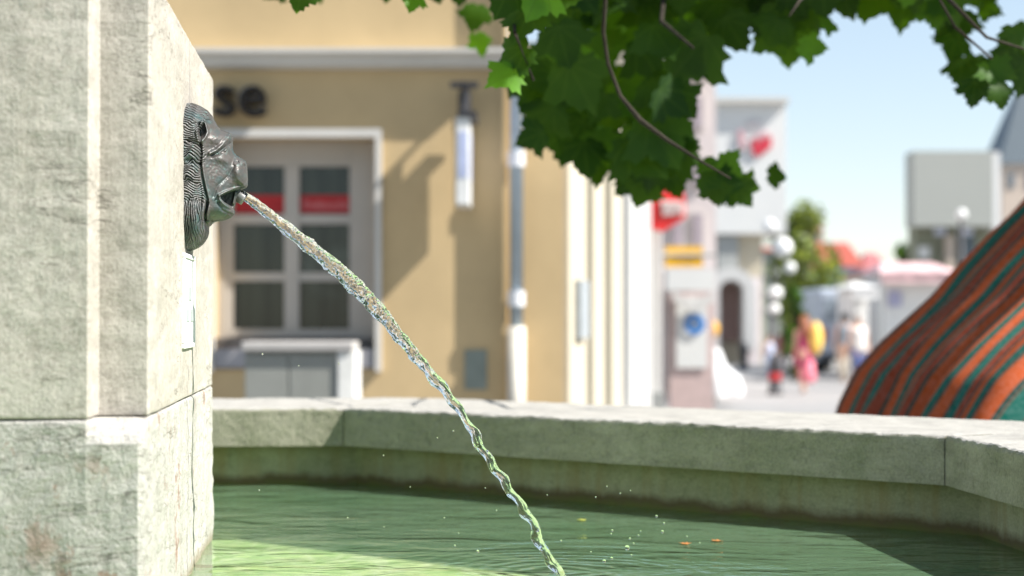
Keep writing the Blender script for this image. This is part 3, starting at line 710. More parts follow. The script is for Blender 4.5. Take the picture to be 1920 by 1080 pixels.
MB().box((P(634, 0, CDp).x, CDp-.03, .02), (P(668, 0, CDp).x, CDp+.44, a.z-.004)).build('lit_end', plain('cabinet_grey_lit', (.72, .71, .67), .6), cb, bevel=.01)  # sunlit right end of the grey cabinet, brightness put into a paler colour
MB().box((a.x, CDp+.02, 0), (b.x, CDp+.40, .05)).build('plinth', M_sill, cb)

# ------------------------------------------------------------------ street background
def bbox_obj(name, x0, y0, x1, y1, d, t, mat, parent=None, base=False, bevel=0):
    a = P(x0, y1, d); b = P(x1, y0, d)
    return MB().box((a.x, d, 0 if base else a.z), (b.x, d+t, b.z)).build(name, mat, parent, bevel=bevel)
def grd(px, d): q = P(px, 600, d); return Vector((q.x, d, 0))
M_pink = plain('pale_pink_render', (.60, .53, .52), .8, 0, .07, .5)
M_grey = plain('grey_render', (.33, .34, .33), .8, 0, .06, .4)
M_white2 = plain('white_panel', (.66, .66, .64), .7, 0, .04, .4)
M_glass_far = plain('far_glass', (.16, .18, .20), .2)
# pale pink building
pk = thing('pale_building', 'tall pale pinkish building with white cornice half hidden by the tree', 'building', grd(1250, 34))
bbox_obj('wall', 1150, 128, 1342, 760, 34, 14, M_pink, pk, True)
b_ = MB(); a = P(1140, 128, 33.6); b = P(1346, 88, 33.6); b_.box((a.x, 33.5, a.z), (b.x, 48.2, b.z)); b_.build('cornice', M_trim, pk)
b_ = MB(); a = P(1165, 88, 36); b = P(1262, 88, 36); c_ = P(1205, 62, 36); b_.prism([(a.x, a.z), (b.x, b.z), (c_.x, c_.z)], 36, 46); b_.build('roof', plain('slate', (.10, .11, .13), .6), pk)
for yy in (180, 290, 400):
    for xx in (1262, 1300):
        wf = bbox_obj('window', xx-2, yy-2, xx+20, yy+62, 33.93, .1, M_trim, pk); bbox_obj('pane', xx, yy, xx+18, yy+60, 33.90, .02, plain('mauve_glass', (.36, .30, .33), .3), wf)
bbox_obj('doorway', 1252, 560, 1338, 735, 33.9, .15, plain('brown_shopfront', (.30, .24, .22), .5), pk)
bbox_obj('awning', 1250, 505, 1340, 545, 33.2, .7, M_white2, pk)
# emblem tower
tw = thing('white_tower_building', 'tall white block with a red cube emblem near its roof', 'building', grd(1410, 62))
bbox_obj('wall', 1336, 190, 1474, 438, 62, 16, M_white2, tw)
bbox_obj('roof_edge', 1334, 182, 1480, 192, 61.7, 16.6, M_trim, tw)
bbox_obj('ground_floor', 1340, 438, 1430, 700, 62.5, 15, M_plaster2, tw, True)
bbox_obj('shutter', 1346, 442, 1384, 505, 62.2, .2, M_grey, tw)
# arch portal
b_ = MB(); arc = []; d0 = 61.2
ox, oy = 1372, 545
for k in range(13):
    th = math.pi*(1-k/12); arc.append((ox+46*math.cos(th), oy-44*math.sin(th)))
inn = [(ox+23*math.cos(math.pi*(1-k/12)), oy-20*math.sin(math.pi*(1-k/12))) for k in range(13)]
out = [(1326, 655)]+arc+[(1418, 655)]; inn = [(1349, 655)]+inn+[(1395, 655)]
o3 = [P(x, y, d0) for x, y in out]; i3 = [P(x, y, d0) for x, y in inn]; n = len(o3)
b_.add([(p.x, d0, p.z) for p in o3]+[(p.x, d0, p.z) for p in i3]+[(p.x, d0+1.2, p.z) for p in o3]+[(p.x, d0+1.2, p.z) for p in i3],
    [(i, i+1, n+i+1, n+i) for i in range(n-1)]+[(2*n+i, 2*n+i+1, i+1, i) for i in range(n-1)]+[(n+i, n+i+1, 3*n+i+1, 3*n+i) for i in range(n-1)])
b_.build('arch_portal', M_wh, tw)
bbox_obj('door', 1346, 520, 1386, 640, 62.35, .1, plain('brown_door', (.30, .19, .16), .5), tw)
bbox_obj('pilaster', 1402, 520, 1426, 640, 61.9, .3, plain('pinkish_pilaster', (.66, .60, .61), .7), tw, True)
# emblem: a cube of red facets with pale upper faces
M_er = plain('emblem_red', (.58, .035, .06), .5); M_ep = plain('emblem_pink', (.62, .36, .38), .5); M_eg = plain('emblem_grey', (.46, .42, .43), .5)
def facet(pts_, mat, nm='emblem_facet'):
    q_ = [P(x, y, 61.9) for x, y in pts_]; MB().prism([(p.x, p.z) for p in q_], 61.9, 62.05).build(nm, mat, tw)
facet([(1409, 262), (1420, 266), (1424, 292), (1413, 291)], M_er); facet([(1421, 264), (1446, 256), (1446, 276), (1425, 292)], M_er)
facet([(1411, 258), (1432, 248), (1446, 252), (1421, 261)], M_ep); facet([(1402, 226), (1424, 226), (1420, 238), (1406, 238)], M_eg)
facet([(1384, 246), (1392, 243), (1398, 280), (1388, 276)], M_ep); facet([(1396, 262), (1404, 264), (1406, 284), (1400, 282)], M_eg)

# red / white / yellow signs
st_ = thing('white_advertising_pylon', 'tall narrow white pylon under the red sign', 'pylon', grd(1226, 27))
bbox_obj('panel', 1213, 424, 1240, 712, 27, .25, M_wh, st_, True, .02)
bbox_obj('foot', 1208, 735, 1245, 742, 26.8, .6, M_grey, st_, True)
rs = thing('red_shop_sign', 'red shop sign with a white lettered panel above the pylon', 'sign', P(1248, 395, 26.6))
pl = [(1211, 388), (1238, 356), (1284, 360), (1286, 408), (1243, 434), (1212, 424)]
q_ = [P(x, y, 26.6) for x, y in pl]; MB().prism([(p.x, p.z) for p in q_], 26.6, 26.85).build('panel', plain('sign_red', (.70, .03, .03), .4), rs)
q_ = [P(x, y, 26.56) for x, y in ((1239, 376), (1282, 378), (1283, 400), (1243, 404))]; wp = MB().prism([(p.x, p.z) for p in q_], 26.57, 26.6); wp.build('white_field', M_sgw, rs)
b_ = MB()
for xx in (1246, 1256, 1266, 1275): b_.pbox(xx, 382, xx+2.5, 397, 26.555, .01)
b_.build('lettering', plain('sign_pink', (.6, .30, .32), .5), rs)
ys_ = thing('yellow_sign', 'yellow rectangular sign projecting below the red sign', 'sign', P(1283, 480, 26.9))
bbox_obj('panel', 1248, 462, 1318, 500, 27.2, .15, plain('sign_yellow', (.80, .46, .02), .4), ys_)
b_ = MB()
for xx in range(1270, 1304, 6): b_.pbox(xx, 476, xx+3, 490, 27.19, .008)
b_.build('lettering', plain('ochre_letters', (.55, .36, .12), .5), ys_); MB().tube([P(1240, 478, 27.2), P(1340, 478, 27.2)], .03, 8).build('arm', M_grey, ys_)
bb_ = thing('poster_board', 'white poster board with pink border and a round blue emblem', 'poster board', grd(1296, 29))
bbox_obj('board', 1256, 548, 1338, 742, 29, .12, plain('pinkish_board', (.50, .38, .36), .6), bb_, True)
bbox_obj('poster', 1268, 556, 1326, 690, 28.96, .03, M_white2, bb_)
b_ = MB(); cc = P(1303, 608, 28.9); ring = []
for k in range(24):
    th = 2*math.pi*k/24; ring.append((math.cos(th), math.sin(th)))
ro, ri = S(19, 29), S(8, 29)
b_.add([(cc.x+ro*a_, 28.92, cc.z+ro*b2) for a_, b2 in ring]+[(cc.x+ri*a_, 28.92, cc.z+ri*b2) for a_, b2 in ring]+[(cc.x+ro*a_, 28.95, cc.z+ro*b2) for a_, b2 in ring],
    [(k, (k+1) % 24, 24+(k+1) % 24, 24+k) for k in range(24)]+[(k, 48+k, 48+(k+1) % 24, (k+1) % 24) for k in range(24)])
b_.build('round_emblem', plain('emblem_blue', (.03, .20, .55), .5), bb_)
b_ = MB(); q_ = [P(x, y, 28.8) for x, y in ((1262, 545), (1300, 568), (1338, 548), (1338, 566), (1302, 588), (1262, 562))]; b_.prism([(p.x, p.z) for p in q_], 28.8, 28.9); b_.build('banner_cloth', M_wh, bb_)
# orange lantern-like sign
os_ = thing('orange_ball_sign', 'small round orange yellow sign on a thin post beside the poster board', 'sign', grd(1338, 30))
q_ = P(1337, 617, 30); MB().ball(q_, S(11, 30), 12, 1, .5, 1.5).build('disc', plain('orange_yellow', (.80, .42, .05), .5), os_, True); MB().tube([(q_.x, 30, 0), (q_.x, 30, q_.z)], .02, 8).build('post', M_grey, os_)
# white covered table
wt = thing('white_cloth_stand', 'small display stand draped in a white cloth on the pavement', 'stand', grd(1340, 33))
c_ = grd(1340, 33); M_cloth = plain('white_cloth', (.62, .62, .62), .8)
vs = []; n = 48; levels = [(0, .02), (.06, .0), (.5, 0), (.14, .35), (.02, .62)]
prf = [(.50, .20), (.49, .34), (.44, .52), (.30, .64), (.20, .74), (.14, .92), (.10, 1.02), (.01, 1.05)]
for r0, z0 in prf:
    for k in range(n):
        th = 2*math.pi*k/n; r1 = r0*(1+.14*math.sin(th*7)*(1-z0/1.1)); vs.append((c_.x+r1*math.cos(th), c_.y+r1*math.sin(th), z0))
fs = [(i*n+k, i*n+(k+1) % n, (i+1)*n+(k+1) % n, (i+1)*n+k) for i in range(len(prf)-1) for k in range(n)]+[tuple((len(prf)-1)*n+k for k in range(n))]
mesh_obj('cloth', vs, fs, M_cloth, wt, True)
MB().tube([(c_.x, c_.y, 0), (c_.x, c_.y, .95)], .03, 8).build('post', M_grey, wt)

# gray box building and slate tower at right
gb = thing('grey_box_building', 'windowless grey upper block above an olive ground floor at right', 'building', grd(1790, 58))
bbox_obj('upper_block', 1713, 283, 1862, 424, 58, 1.2, plain('grey_cladding', (.34, .35, .32), .7, 0, .03, .3), gb)
bbox_obj('lower_wall', 1716, 424, 1858, 600, 58.9, 1., plain('olive_wall', (.20, .21, .15), .8), gb, True)
M_bw = plain('bluish_window', (.55, .60, .75), .3)
for a, b, c2, d2 in ((1752, 428, 1774, 441), (1797, 428, 1824, 441)): bbox_obj('window', a, b, c2, d2, 58.85, .08, M_bw, gb)
bbox_obj('window', 1722, 462, 1744, 484, 58.85, .08, M_white2, gb)
bbox_obj('column', 1776, 441, 1790, 600, 58.3, .5, plain('beige_column', (.45, .37, .30), .8), gb, True)
bbox_obj('entrance', 1796, 442, 1828, 600, 58.86, .06, plain('dark_entrance', (.08, .11, .13), .4), gb)
bbox_obj('lit_side_slab', 1863, 285, 1875, 430, 58.0, 1.1, M_white2, gb)  # lit right side of the grey block, brightness put into white
sp = thing('slate_roofed_tower', 'beige tower with a steep dark slate roof at the right edge', 'tower', grd(1940, 85))
a = P(1878, 308, 85); b = P(2010, 308, 85); wd_ = b.x-a.x
MB().box((a.x, 85, 0), (b.x, 85+wd_, a.z)).build('wall', plain('beige_render', (.52, .43, .36), .8), sp)
ap = P(1944, 110, 85); ca = Vector((ap.x, 85+wd_/2, ap.z)); e = .15
MB().add([(a.x-e, 85-e, a.z), (b.x+e, 85-e, a.z), (b.x+e, 85+wd_+e, a.z), (a.x-e, 85+wd_+e, a.z), tuple(ca)], [(0, 1, 4), (1, 2, 4), (2, 3, 4), (3, 0, 4), (3, 2, 1, 0)]).build('roof', plain('slate_roof', (.075, .10, .12), .45), sp)
for xx in (1890, 1925): bbox_obj('window', xx, 325, xx+14, 352, 84.95, .1, M_glass_far, sp)

# red roofed houses
M_tile = plain('red_tiles', (.33, .07, .045), .8, 0, .12, 1.5); M_tile2 = plain('rose_tiles', (.36, .12, .12), .8, 0, .12, 1.5)
def house(label, x0, x1, ye, yr, yb, d, wall, roof, hip=.2, gap=0):
    h_ = thing('house', label, 'house', grd((x0+x1)/2, d), 'red roofed houses at the end of the street')
    bbox_obj('wall', x0+2, ye, x1-2, yb, d, 10, wall, h_, True)
    a = P(x0-2, ye, d-.5); b = P(x1+2, ye, d-.5); tt_ = P(0, yr, d+5).z; w_ = b.x-a.x
    MB().add([(a.x, d-.5, a.z), (b.x, d-.5, b.z), (b.x, d+10.5, b.z), (a.x, d+10.5, a.z), (a.x+w_*hip, d+5, tt_), (b.x-w_*hip, d+5, tt_)],
        [(0, 1, 5, 4), (1, 2, 5), (2, 3, 4, 5), (3, 0, 4), (3, 2, 1, 0)]).build('roof', roof, h_)
    k = 0
    for xx in np.arange(x0+10, x1-12, 22):
        bbox_obj('window', xx, ye+8, xx+8, ye+22, d-.06, .1, M_glass_far, h_)
    return h_
house('house with a broad brick red roof and pale blue walls at the street end', 1546, 1622, 500, 455, 640, 130, plain('blue_wall', (.30, .48, .62), .8), M_tile, .1)
house('house with a rose red roof stepping down to the right of the brick red one', 1622, 1690, 525, 474, 640, 150, plain('pink_wall', (.50, .40, .36), .8), M_tile2, .35)
house('small house with a dark red roof above the pale green tree', 1498, 1546, 430, 408, 640, 160, plain('ochre_wall', (.50, .40, .22), .8), plain('maroon_tiles', (.22, .09, .08), .8), .1)
house('low house with teal walls between the tree and the blue one', 1528, 1566, 512, 500, 640, 125, plain('teal_wall', (.22, .45, .42), .8), M_tile, .1)
def block(label, x0, x1, yt, d, wall, roofc, rows, cols, depth=12, pitch=0):
    h_ = thing('town_house', label, 'house', grd((x0+x1)/2, d), 'plain town houses lining the far street')
    a = P(x0, yt, d); b = P(x1, yt, d); MB().box((a.x, d, 0), (b.x, d+depth, a.z)).build('wall', wall, h_)
    zt2 = P(0, yt-pitch, d).z if pitch else a.z+.3
    MB().add([(a.x-.2, d-.2, a.z), (b.x+.2, d-.2, a.z), (b.x+.2, d+depth, a.z), (a.x-.2, d+depth, a.z), (a.x+.3, d+depth/2, zt2), (b.x-.3, d+depth/2, zt2)],
        [(0, 1, 5, 4), (1, 2, 5), (2, 3, 4, 5), (3, 0, 4), (3, 2, 1, 0)]).build('roof', roofc, h_)
    for i in range(cols):
        for j in range(rows):
            cx = x0+(x1-x0)*(i+.5)/cols; cy = yt+14+j*30; wf = bbox_obj('window', cx-4.5, cy-1.5, cx+4.5, cy+13.5, d-.08, .1, M_trim, h_); bbox_obj('pane', cx-3.5, cy, cx+3.5, cy+12.5, d-.1, .03, M_glass_far, wf)
block('greenish grey town house behind the globe lamps', 1424, 1466, 470, 92, plain('sage_wall', (.34, .37, .31), .8), M_tile, 4, 2, pitch=18)
block('narrow cream town house right of the globe lamps', 1466, 1500, 520, 110, plain('soft_cream', (.50, .46, .38), .8), plain('brown_tiles', (.20, .10, .07), .8), 3, 2, pitch=14)
block('blue grey town house behind the delivery van', 1540, 1600, 545, 118, plain('steel_blue_wall', (.28, .34, .40), .8), M_tile, 2, 3, pitch=10)
block('ochre and white town house left of the grey box building', 1640, 1712, 512, 105, plain('pale_ochre_wall', (.52, .47, .40), .8), M_tile2, 2, 4, pitch=14)
# market stalls, van
def stall(label, x0, x1, y0, yr, d, mat, top, depth=3.):
    t_ = thing('market_stall', label, 'market stall', grd((x0+x1)/2, d), 'white market stalls along the street')
    a = P(x0, y0, d); b = P(x1, y0, d); zr = P(0, yr, d+depth/2).z
    MB().box((a.x+.1, d+.3, 0), (b.x-.1, d+depth-.1, a.z-.02)).build('cabin', mat, t_, bevel=.03)
    MB().add([(a.x-.1, d-.3, a.z), (b.x+.1, d-.3, a.z), (b.x+.1, d+depth, a.z), (a.x-.1, d+depth, a.z), (a.x+.3, d+depth/2, zr), (b.x-.3, d+depth/2, zr)],
        [(0, 1, 5, 4), (1, 2, 5), (2, 3, 4, 5), (3, 0, 4), (3, 2, 1, 0)]).build('canopy', top, t_)
    MB().box((a.x-.05, d-.25, a.z-.28), (b.x+.05, d-.22, a.z)).build('valance', top, t_)
    for x_ in (a.x, b.x): MB().tube([(x_, d-.2, 0), (x_, d-.2, a.z)], .03, 8).build('post', M_grey, t_)
    MB().box((a.x+.15, d+.1, .75), (b.x-.15, d+.5, .85)).build('counter', M_sill, t_)
    return t_
stall('white market stall with a rose striped canopy nearest the striped cloth', 1652, 1790, 512, 492, 50, M_white2, plain('pink_white_canopy', (.62, .42, .42), .7, 0, .4, 3))
stall('narrow white market stall left of the wide one', 1600, 1640, 540, 528, 46, M_white2, plain('white_canopy', (.74, .74, .72), .7))
bbox_obj('poster', 1666, 545, 1690, 575, 50.2, .05, plain('lilac_poster', (.34, .34, .48), .5), bpy.data.objects['market_stall'])
vn = thing('delivery_van', 'pale blue grey delivery van parked at the far end of the street', 'van', grd(1570, 52))
d0 = 52; a = P(1535, 690, d0); b = P(1600, 540, d0); M_van = plain('van_paint', (.42, .47, .54), .35, 0, .04)
MB().box((a.x, d0, .35), (b.x, d0+4.6, b.z)).build('body', M_van, vn, bevel=.12)
MB().box((a.x+.12, d0-.02, b.z-.95), (b.x-.12, d0+.03, b.z-.3)).build('rear_window', plain('van_glass', (.22, .26, .30), .15), vn)
for x_ in (a.x+.15, b.x-.15):
    for y_ in (d0+.8, d0+3.6):
        wh = MB(); wh.tube([(x_-.11, y_, .36), (x_+.11, y_, .36)], .36, 20); w1_ = wh.build('wheel', plain('tyre', (.02, .02, .02), .8), vn); MB().tube([(x_-.12, y_, .36), (x_+.12, y_, .36)], .2, 14).build('rim', M_cabl, w1_)
for x_ in (a.x+.08, b.x-.22): MB().box((x_, d0-.03, .9), (x_+.14, d0+.02, 1.3)).build('tail_light', M_red, vn)
MB().box((a.x+.05, d0-.1, .4), (b.x-.05, d0+.02, .55)).build('bumper', M_dark, vn, bevel=.03)

# bollards
M_bol = plain('black_iron', (.03, .03, .035), .5)
def bollard(px, d, label, red=False):
    c = grd(px, d); t_ = thing('bollard', label, 'bollard', c, 'black bollards on the pavement')
    MB().lathe(c, [(.17, 0), (.17, .06), (.13, .10), (.12, .55), (.14, .60), (.14, .66), (.11, .70), (.13, .78), (.07, .84), (.001, .85)], 16).build('post', M_bol, t_, True)
    if red: MB().lathe(c, [(.128, .30), (.126, .46)], 16).build('red_band', M_red, t_)
bollard(1453, 37.5, 'nearer black bollard with a red band, left of the woman', True)
bollard(1394, 56, 'farther black bollard in front of the arched portal')
bollard(1221, 40, 'black bollard at the foot of the white pylon')

# globe lamps
def lamp(px, d, globes, label):
    c = grd(px, d); t_ = thing('street_lamp', label, 'street lamp', c, 'globe street lamps')
    top_ = max(P(0, gy, d).z for _, gy, _ in globes)
    MB().lathe(c, [(.12, 0), (.12, .3), (.06, .4), (.045, top_)], 12).build('post', M_bol, t_, True)
    for gx, gy, gr in globes:
        p = P(gx, gy, d); MB().tube([(c.x, d, p.z-.25), (p.x, d, p.z-.3), (p.x, d, p.z-.05)], .02, 6).build('arm', M_bol, t_); MB().ball(p, S(gr, d), 12).build('globe', plain('opal_glass', (.80, .80, .78), .3), t_, True)
lamp(1452, 58, [(1467, 464, 19), (1443, 424, 13), (1481, 502, 11)], 'tall lamp with three white globes by the white tower')
lamp(1445, 48, [(1454, 550, 13), (1452, 580, 11)], 'lower lamp with two white globes above the bollards')
lamp(1803, 40, [(1803, 402, 10)], 'single pale lamp in front of the grey box building')

# ------------------------------------------------------------------ trees
def leaf_mat(name, c1, c2, trans=.5, sc=3., post=None):
    m, nt, bs = newmat(name); geo = nd(nt, 'ShaderNodeNewGeometry'); co = nd(nt, 'ShaderNodeTexCoord').outputs['Object']
    c = ramp(nt, geo.outputs['Random Per Island'], [(.0, c1), (.55, c2), (.8, tuple(x*1.2 for x in c2)), (.9, tuple(x*1.9 for x in c2)), (1, tuple(x*3.2 for x in c2))])  # tones differ at random; brightest few have backlit glow put into colour
    c = mix(nt, ramp(nt, noise(nt, co, sc, 3), [(.4, g(0)), (.65, g(.4))]), c, c1)
    if post: c = post(nt, c)
    lk(nt, c, bs.inputs['Base Color']); bs.inputs['Roughness'].default_value = .5; bs.inputs['Specular IOR Level'].default_value = .2
    tl = nd(nt, 'ShaderNodeBsdfTranslucent'); lk(nt, mix(nt, 1., c, (3.2, 2.9, .35), 'MULTIPLY'), tl.inputs[0])
    ms = nd(nt, 'ShaderNodeMixShader', i_0=trans); lk(nt, bs.outputs[0], ms.inputs[1]); lk(nt, tl.outputs[0], ms.inputs[2]); lk(nt, ms.outputs[0], nt.nodes['Material Output'].inputs[0])
    return m
M_bark = plain('bark', (.035, .028, .021), .9, 0, .35, 8, .2, .01)
def tree(label, c, hgt, rad, n, mat, leaf=.18, z0=None, trunk_r=.16, name='tree', squash=1., clumps=14, group='trees along the street'):
    t_ = thing(name, label, 'tree', c, group); z0 = hgt*.35 if z0 is None else z0
    mb = MB(); mb.tube([c, c+Vector((.05, 0, z0)), c+Vector((-.05, 0, (z0+hgt)/2)), c+Vector((0, 0, hgt*.9))], [trunk_r, trunk_r*.8, trunk_r*.5, .02], 10)
    cl = []
    for k in range(clumps):
        th = random.uniform(0, 6.283); zf = (k+.5)/clumps; rr_ = rad*math.sin(math.pi*min(.97, max(.12, zf**.8)))*random.uniform(.35, .75)
        q = c+Vector((rr_*math.cos(th), rr_*math.sin(th)*squash, z0+(hgt-z0)*zf)); cl.append((q, rad*random.uniform(.28, .5)))
        mb.tube([c+Vector((0, 0, z0+(q.z-z0)*.5)), q], [trunk_r*.35, .01], 5)
    mb.build('trunk', M_bark, t_)
    vs = []; fs = []
    for i in range(n):
        q, r0 = random.choice(cl); v = Vector((random.gauss(0, 1), random.gauss(0, 1), random.gauss(0, 1))).normalized()*r0*random.uniform(.3, 1.)**.6
        p = q+v; a = Vector((random.gauss(0, 1), random.gauss(0, 1), random.gauss(0, .6))).normalized()*leaf*random.uniform(.6, 1.2); b = a.cross(Vector((random.gauss(0, 1), random.gauss(0, 1), random.gauss(0, 1)))).normalized()*a.length*.6
        k = len(vs); vs += [p-a, p+b, p+a, p-b]; fs.append((k, k+1, k+2, k+3))
    mesh_obj('crown', vs, fs, mat, t_)
M_lf1 = leaf_mat('foliage_light', (.07, .10, .03), (.13, .165, .055), .25); M_lf2 = leaf_mat('foliage_dark', (.02, .05, .012), (.04, .085, .02), .3)
tree('pale green street tree behind the white lamp globes', grd(1508, 80), 6.2, 2.1, 2000, M_lf1, .2, 1.4)
tree('second pale green street tree, lower and farther behind the globes', grd(1478, 95), 5.2, 1.5, 1800, M_lf1, .2, 1.2)
tree('dark conical shrub directly behind the woman in pink', grd(1489, 45), 2.35, .42, 1600, M_lf2, .09, .15, .05, 'conical_shrub', clumps=12)
tree('dark green tree beside the grey box building', grd(1706, 70), 4.2, 1.3, 1500, M_lf2, .2, 1.5)

# ------------------------------------------------------------------ people (small and far)
M_skin = plain('skin', (.52, .30, .21), .6, 0, .05)
def person(label, c, hgt, mats, dress=False, walk=.18, hair=None, bag=False, facing=0.):
    t_ = thing('person', label, 'person', c); H = hgt; cs, sn_ = math.cos(facing), math.sin(facing)
    def q(x, y, z): return Vector((x*cs-y*sn_, x*sn_+y*cs, z))*H
    J = [(q(0,0,.53),.085,-1),(q(0,0,.62),.075,0),(q(0,0,.72),.088,1),(q(0,0,.80),.085,2),(q(0,0,.845),.036,3),(q(0,.01,.89),.050,4),(q(0,.012,.94),.056,5),(q(0,.008,.985),.036,6),
        (q(.105,0,.805),.036,3),(q(.13,.03,.65),.028,8),(q(.125,-.05,.52),.021,9),(q(.12,-.07,.465),.018,10),(q(-.105,0,.805),.036,3),(q(-.13,-.02,.65),.028,12),(q(-.125,.01,.52),.021,13),(q(-.12,.02,.465),.018,14),
        (q(.055,walk*.25,.48),.062,0),(q(.055,-walk*.1,.28),.042,16),(q(.055,walk*.6,.05),.027,17),(q(.055,walk*.6-.075,.022),.020,18),
        (q(-.055,-walk*.2,.48),.062,0),(q(-.055,-walk*.6,.28),.042,20),(q(-.055,-walk*.5,.05),.027,21),(q(-.055,-walk*.5-.075,.022),.020,22),(q(0,-.045,.925),.014,6)]
    me = bpy.data.meshes.new('body'); me.from_pydata([tuple(j[0]) for j in J], [(i, j[2]) for i, j in enumerate(J) if j[2] >= 0], [])
    me.materials.append(mats[0]); o = bpy.data.objects.new('body', me); C.objects.link(o); o.parent = t_; OFF[o.name] = c
    sk_ = o.modifiers.new('skin', 'SKIN'); sk_.use_smooth_shade = True
    if not me.skin_vertices: me.attributes.new('x', 'FLOAT', 'POINT')
    for i, sv in enumerate(me.skin_vertices[0].data): sv.radius = (J[i][1]*H, J[i][1]*H*.8); sv.use_root = (i == 0)
    o.modifiers.new('sub', 'SUBSURF').levels = 1
    if dress:
        pr = [(.085, .34), (.105, .40), (.10, .52), (.085, .60), (.082, .68), (.098, .76), (.085, .815), (.05, .83)]
    else:
        pr = [(.098, .50), (.095, .58), (.092, .66), (.104, .75), (.098, .80), (.05, .838)]
    mb = MB(); mb.lathe(c, [(r_*H, z_*H) for r_, z_ in pr], 20, 1.15, .95); mb.build('dress' if dress else 'shirt', mats[1], t_, True)
    if dress: MB().lathe(c+Vector((.04*H, 0, 0)), [(.09*H, .14*H), (.12*H, .2*H), (.095*H, .36*H), (.09*H, .42*H)], 20).build('skirt', mats[2], t_, True)
    else:
        mb = MB()
        for sgn, y1, y2 in ((1, -walk*.1, walk*.6), (-1, -walk*.6, -walk*.5)):
            mb.tube([c+q(sgn*.05, 0, .52), c+q(sgn*.055, y1, .28), c+q(sgn*.055, y2, .06)], [.075*H, .055*H, .042*H], 12)
        mb.build('trousers', mats[2], t_, True)
    if hair:
        mb = MB(); mb.ball(c+q(0, .022, .945), .066*H, 10, 1, 1, 1.15)
        if hair[1]: mb.tube([c+q(0, .045, .94), c+q(0, .06, .86), c+q(0, .065, .76), c+q(0, .06, .70)], [.055*H, .07*H, .065*H, .03*H], 12)
        mb.build('hair', hair[0], t_, True)
    return t_
wc = grd(1507, 38); ww = person('woman in a red and pink dress with long auburn hair walking along the street', wc, 1.62, (M_skin, plain('magenta_dress', (.42, .06, .13), .8), plain('pink_skirt', (.78, .22, .28), .8)), True, .2, (plain('auburn_hair', (.26, .09, .04), .6), True), facing=math.pi*.1+math.pi)
b_ = MB(); b_.ball(wc+Vector((.24, -.05, 1.16)), .155, 14, 1.0, .9, 2.3); hb = b_.build('shoulder_bag', plain('yellow_bag', (.85, .56, .12), .6), None, True)
tag(hb, 'large yellow bag slung from the shoulder of the woman in pink', 'bag')
person('child in a pale blue shirt standing behind the near bollard', grd(1442, 47), 1.12, (M_skin, plain('pale_blue_shirt', (.45, .52, .68), .8), plain('blue_jeans', (.25, .32, .45), .8)), False, .1, (plain('brown_hair', (.14, .06, .04), .6), False), facing=.4)
person('person in a dark red top with dark hair next to the child', grd(1468, 50), 1.35, (M_skin, plain('maroon_top', (.20, .06, .08), .8), plain('grey_trousers', (.2, .2, .22), .8)), False, .15, (plain('dark_hair', (.05, .03, .03), .6), False), facing=2.8)
person('person in a white shirt and navy trousers by the market stalls', grd(1609, 40), 1.66, (M_skin, plain('white_shirt', (.72, .70, .66), .8), plain('navy_trousers', (.04, .06, .16), .8)), False, .2, (plain('grey_hair', (.3, .28, .26), .6), False), facing=.2)
person('person in a grey jacket beside the delivery van', grd(1583, 44), 1.7, (M_skin, plain('grey_jacket', (.22, .25, .28), .8), plain('beige_trousers', (.45, .40, .33), .8)), False, .2, (plain('black_hair', (.03, .03, .03), .6), False), facing=3.3)

# ------------------------------------------------------------------ striped cloth tent
m, nt, bs = newmat('striped_cloth'); uvn = nd(nt, 'ShaderNodeTexCoord').outputs['UV']; sp_ = nd(nt, 'ShaderNodeSeparateXYZ'); lk(nt, uvn, sp_.inputs[0])
fr1 = math_(nt, 'FRACT', sp_.outputs[0])
OR = (.52, .085, .012); OR2 = (.30, .045, .012); GR = (.0, .13, .095); DG = (.02, .06, .045); BR = (.11, .085, .055)
c = ramp(nt, fr1, [(0, OR), (.20, DG), (.24, BR), (.26, GR), (.40, BR), (.43, OR2), (.60, DG), (.66, OR), (.82, GR), (.93, DG), (.96, BR)], 'CONSTANT')
lk(nt, mix(nt, .12, c, ramp(nt, noise(nt, nd(nt, 'ShaderNodeTexCoord').outputs['Object'], 60, 3), [(.3, g(.02)), (.7, g(.5))])), bs.inputs['Base Color']); bs.inputs['Roughness'].default_value = .9; bs.inputs['Specular IOR Level'].default_value = .1
M_cone = m
TD = 7.3; tc = P(2330, 600, TD); tc.z = 0
apz = P(0, -15, TD).z; NA = 720; NZ = 90; vs = []; uv = []
SIL = [(-15, 2325), (100, 2200), (230, 2082), (376, 1952), (425, 1906), (466, 1872), (507, 1836), (555, 1798), (604, 1746), (645, 1703), (698, 1658), (735, 1640), (767, 1626), (850, 1606), (1340, 1570)]
SZ = [P(0, y_, TD).z for y_, _ in SIL]; SR = [tc.x-P(x_, y_, TD).x for y_, x_ in SIL]
for j in range(NZ+1):
    t = j/NZ; z = apz*(1-t)+.03*t
    r0 = float(np.interp(-z, [-q_ for q_ in SZ], SR)); tl = 1
    for i in range(NA):
        ph = 2*math.pi*i/NA; tw_ = ph+.7*t+.10*math.sin(t*3+ph*2)
        fold = .022*math.sin(tw_*17+.8*math.sin(t*4))+.016*math.sin(tw_*37+2+t*2)+.016*math.sin(tw_*9+t*3)+.02*mnoise.noise(Vector((math.cos(ph)*3, math.sin(ph)*3, t*3)))
        r1 = r0*(1+fold*1.75)
        vs.append((tc.x+r1*math.cos(ph), tc.y+r1*math.sin(ph), z))
        uv.append((34*(ph/(2*math.pi))+4*t+.30*math.sin(t*4+ph*3)+.25*mnoise.noise(Vector((math.cos(ph)*6, math.sin(ph)*6, t*4))), t))
fs = [(j*NA+i, j*NA+(i+1) % NA, (j+1)*NA+(i+1) % NA, (j+1)*NA+i) for j in range(NZ) for i in range(NA)]
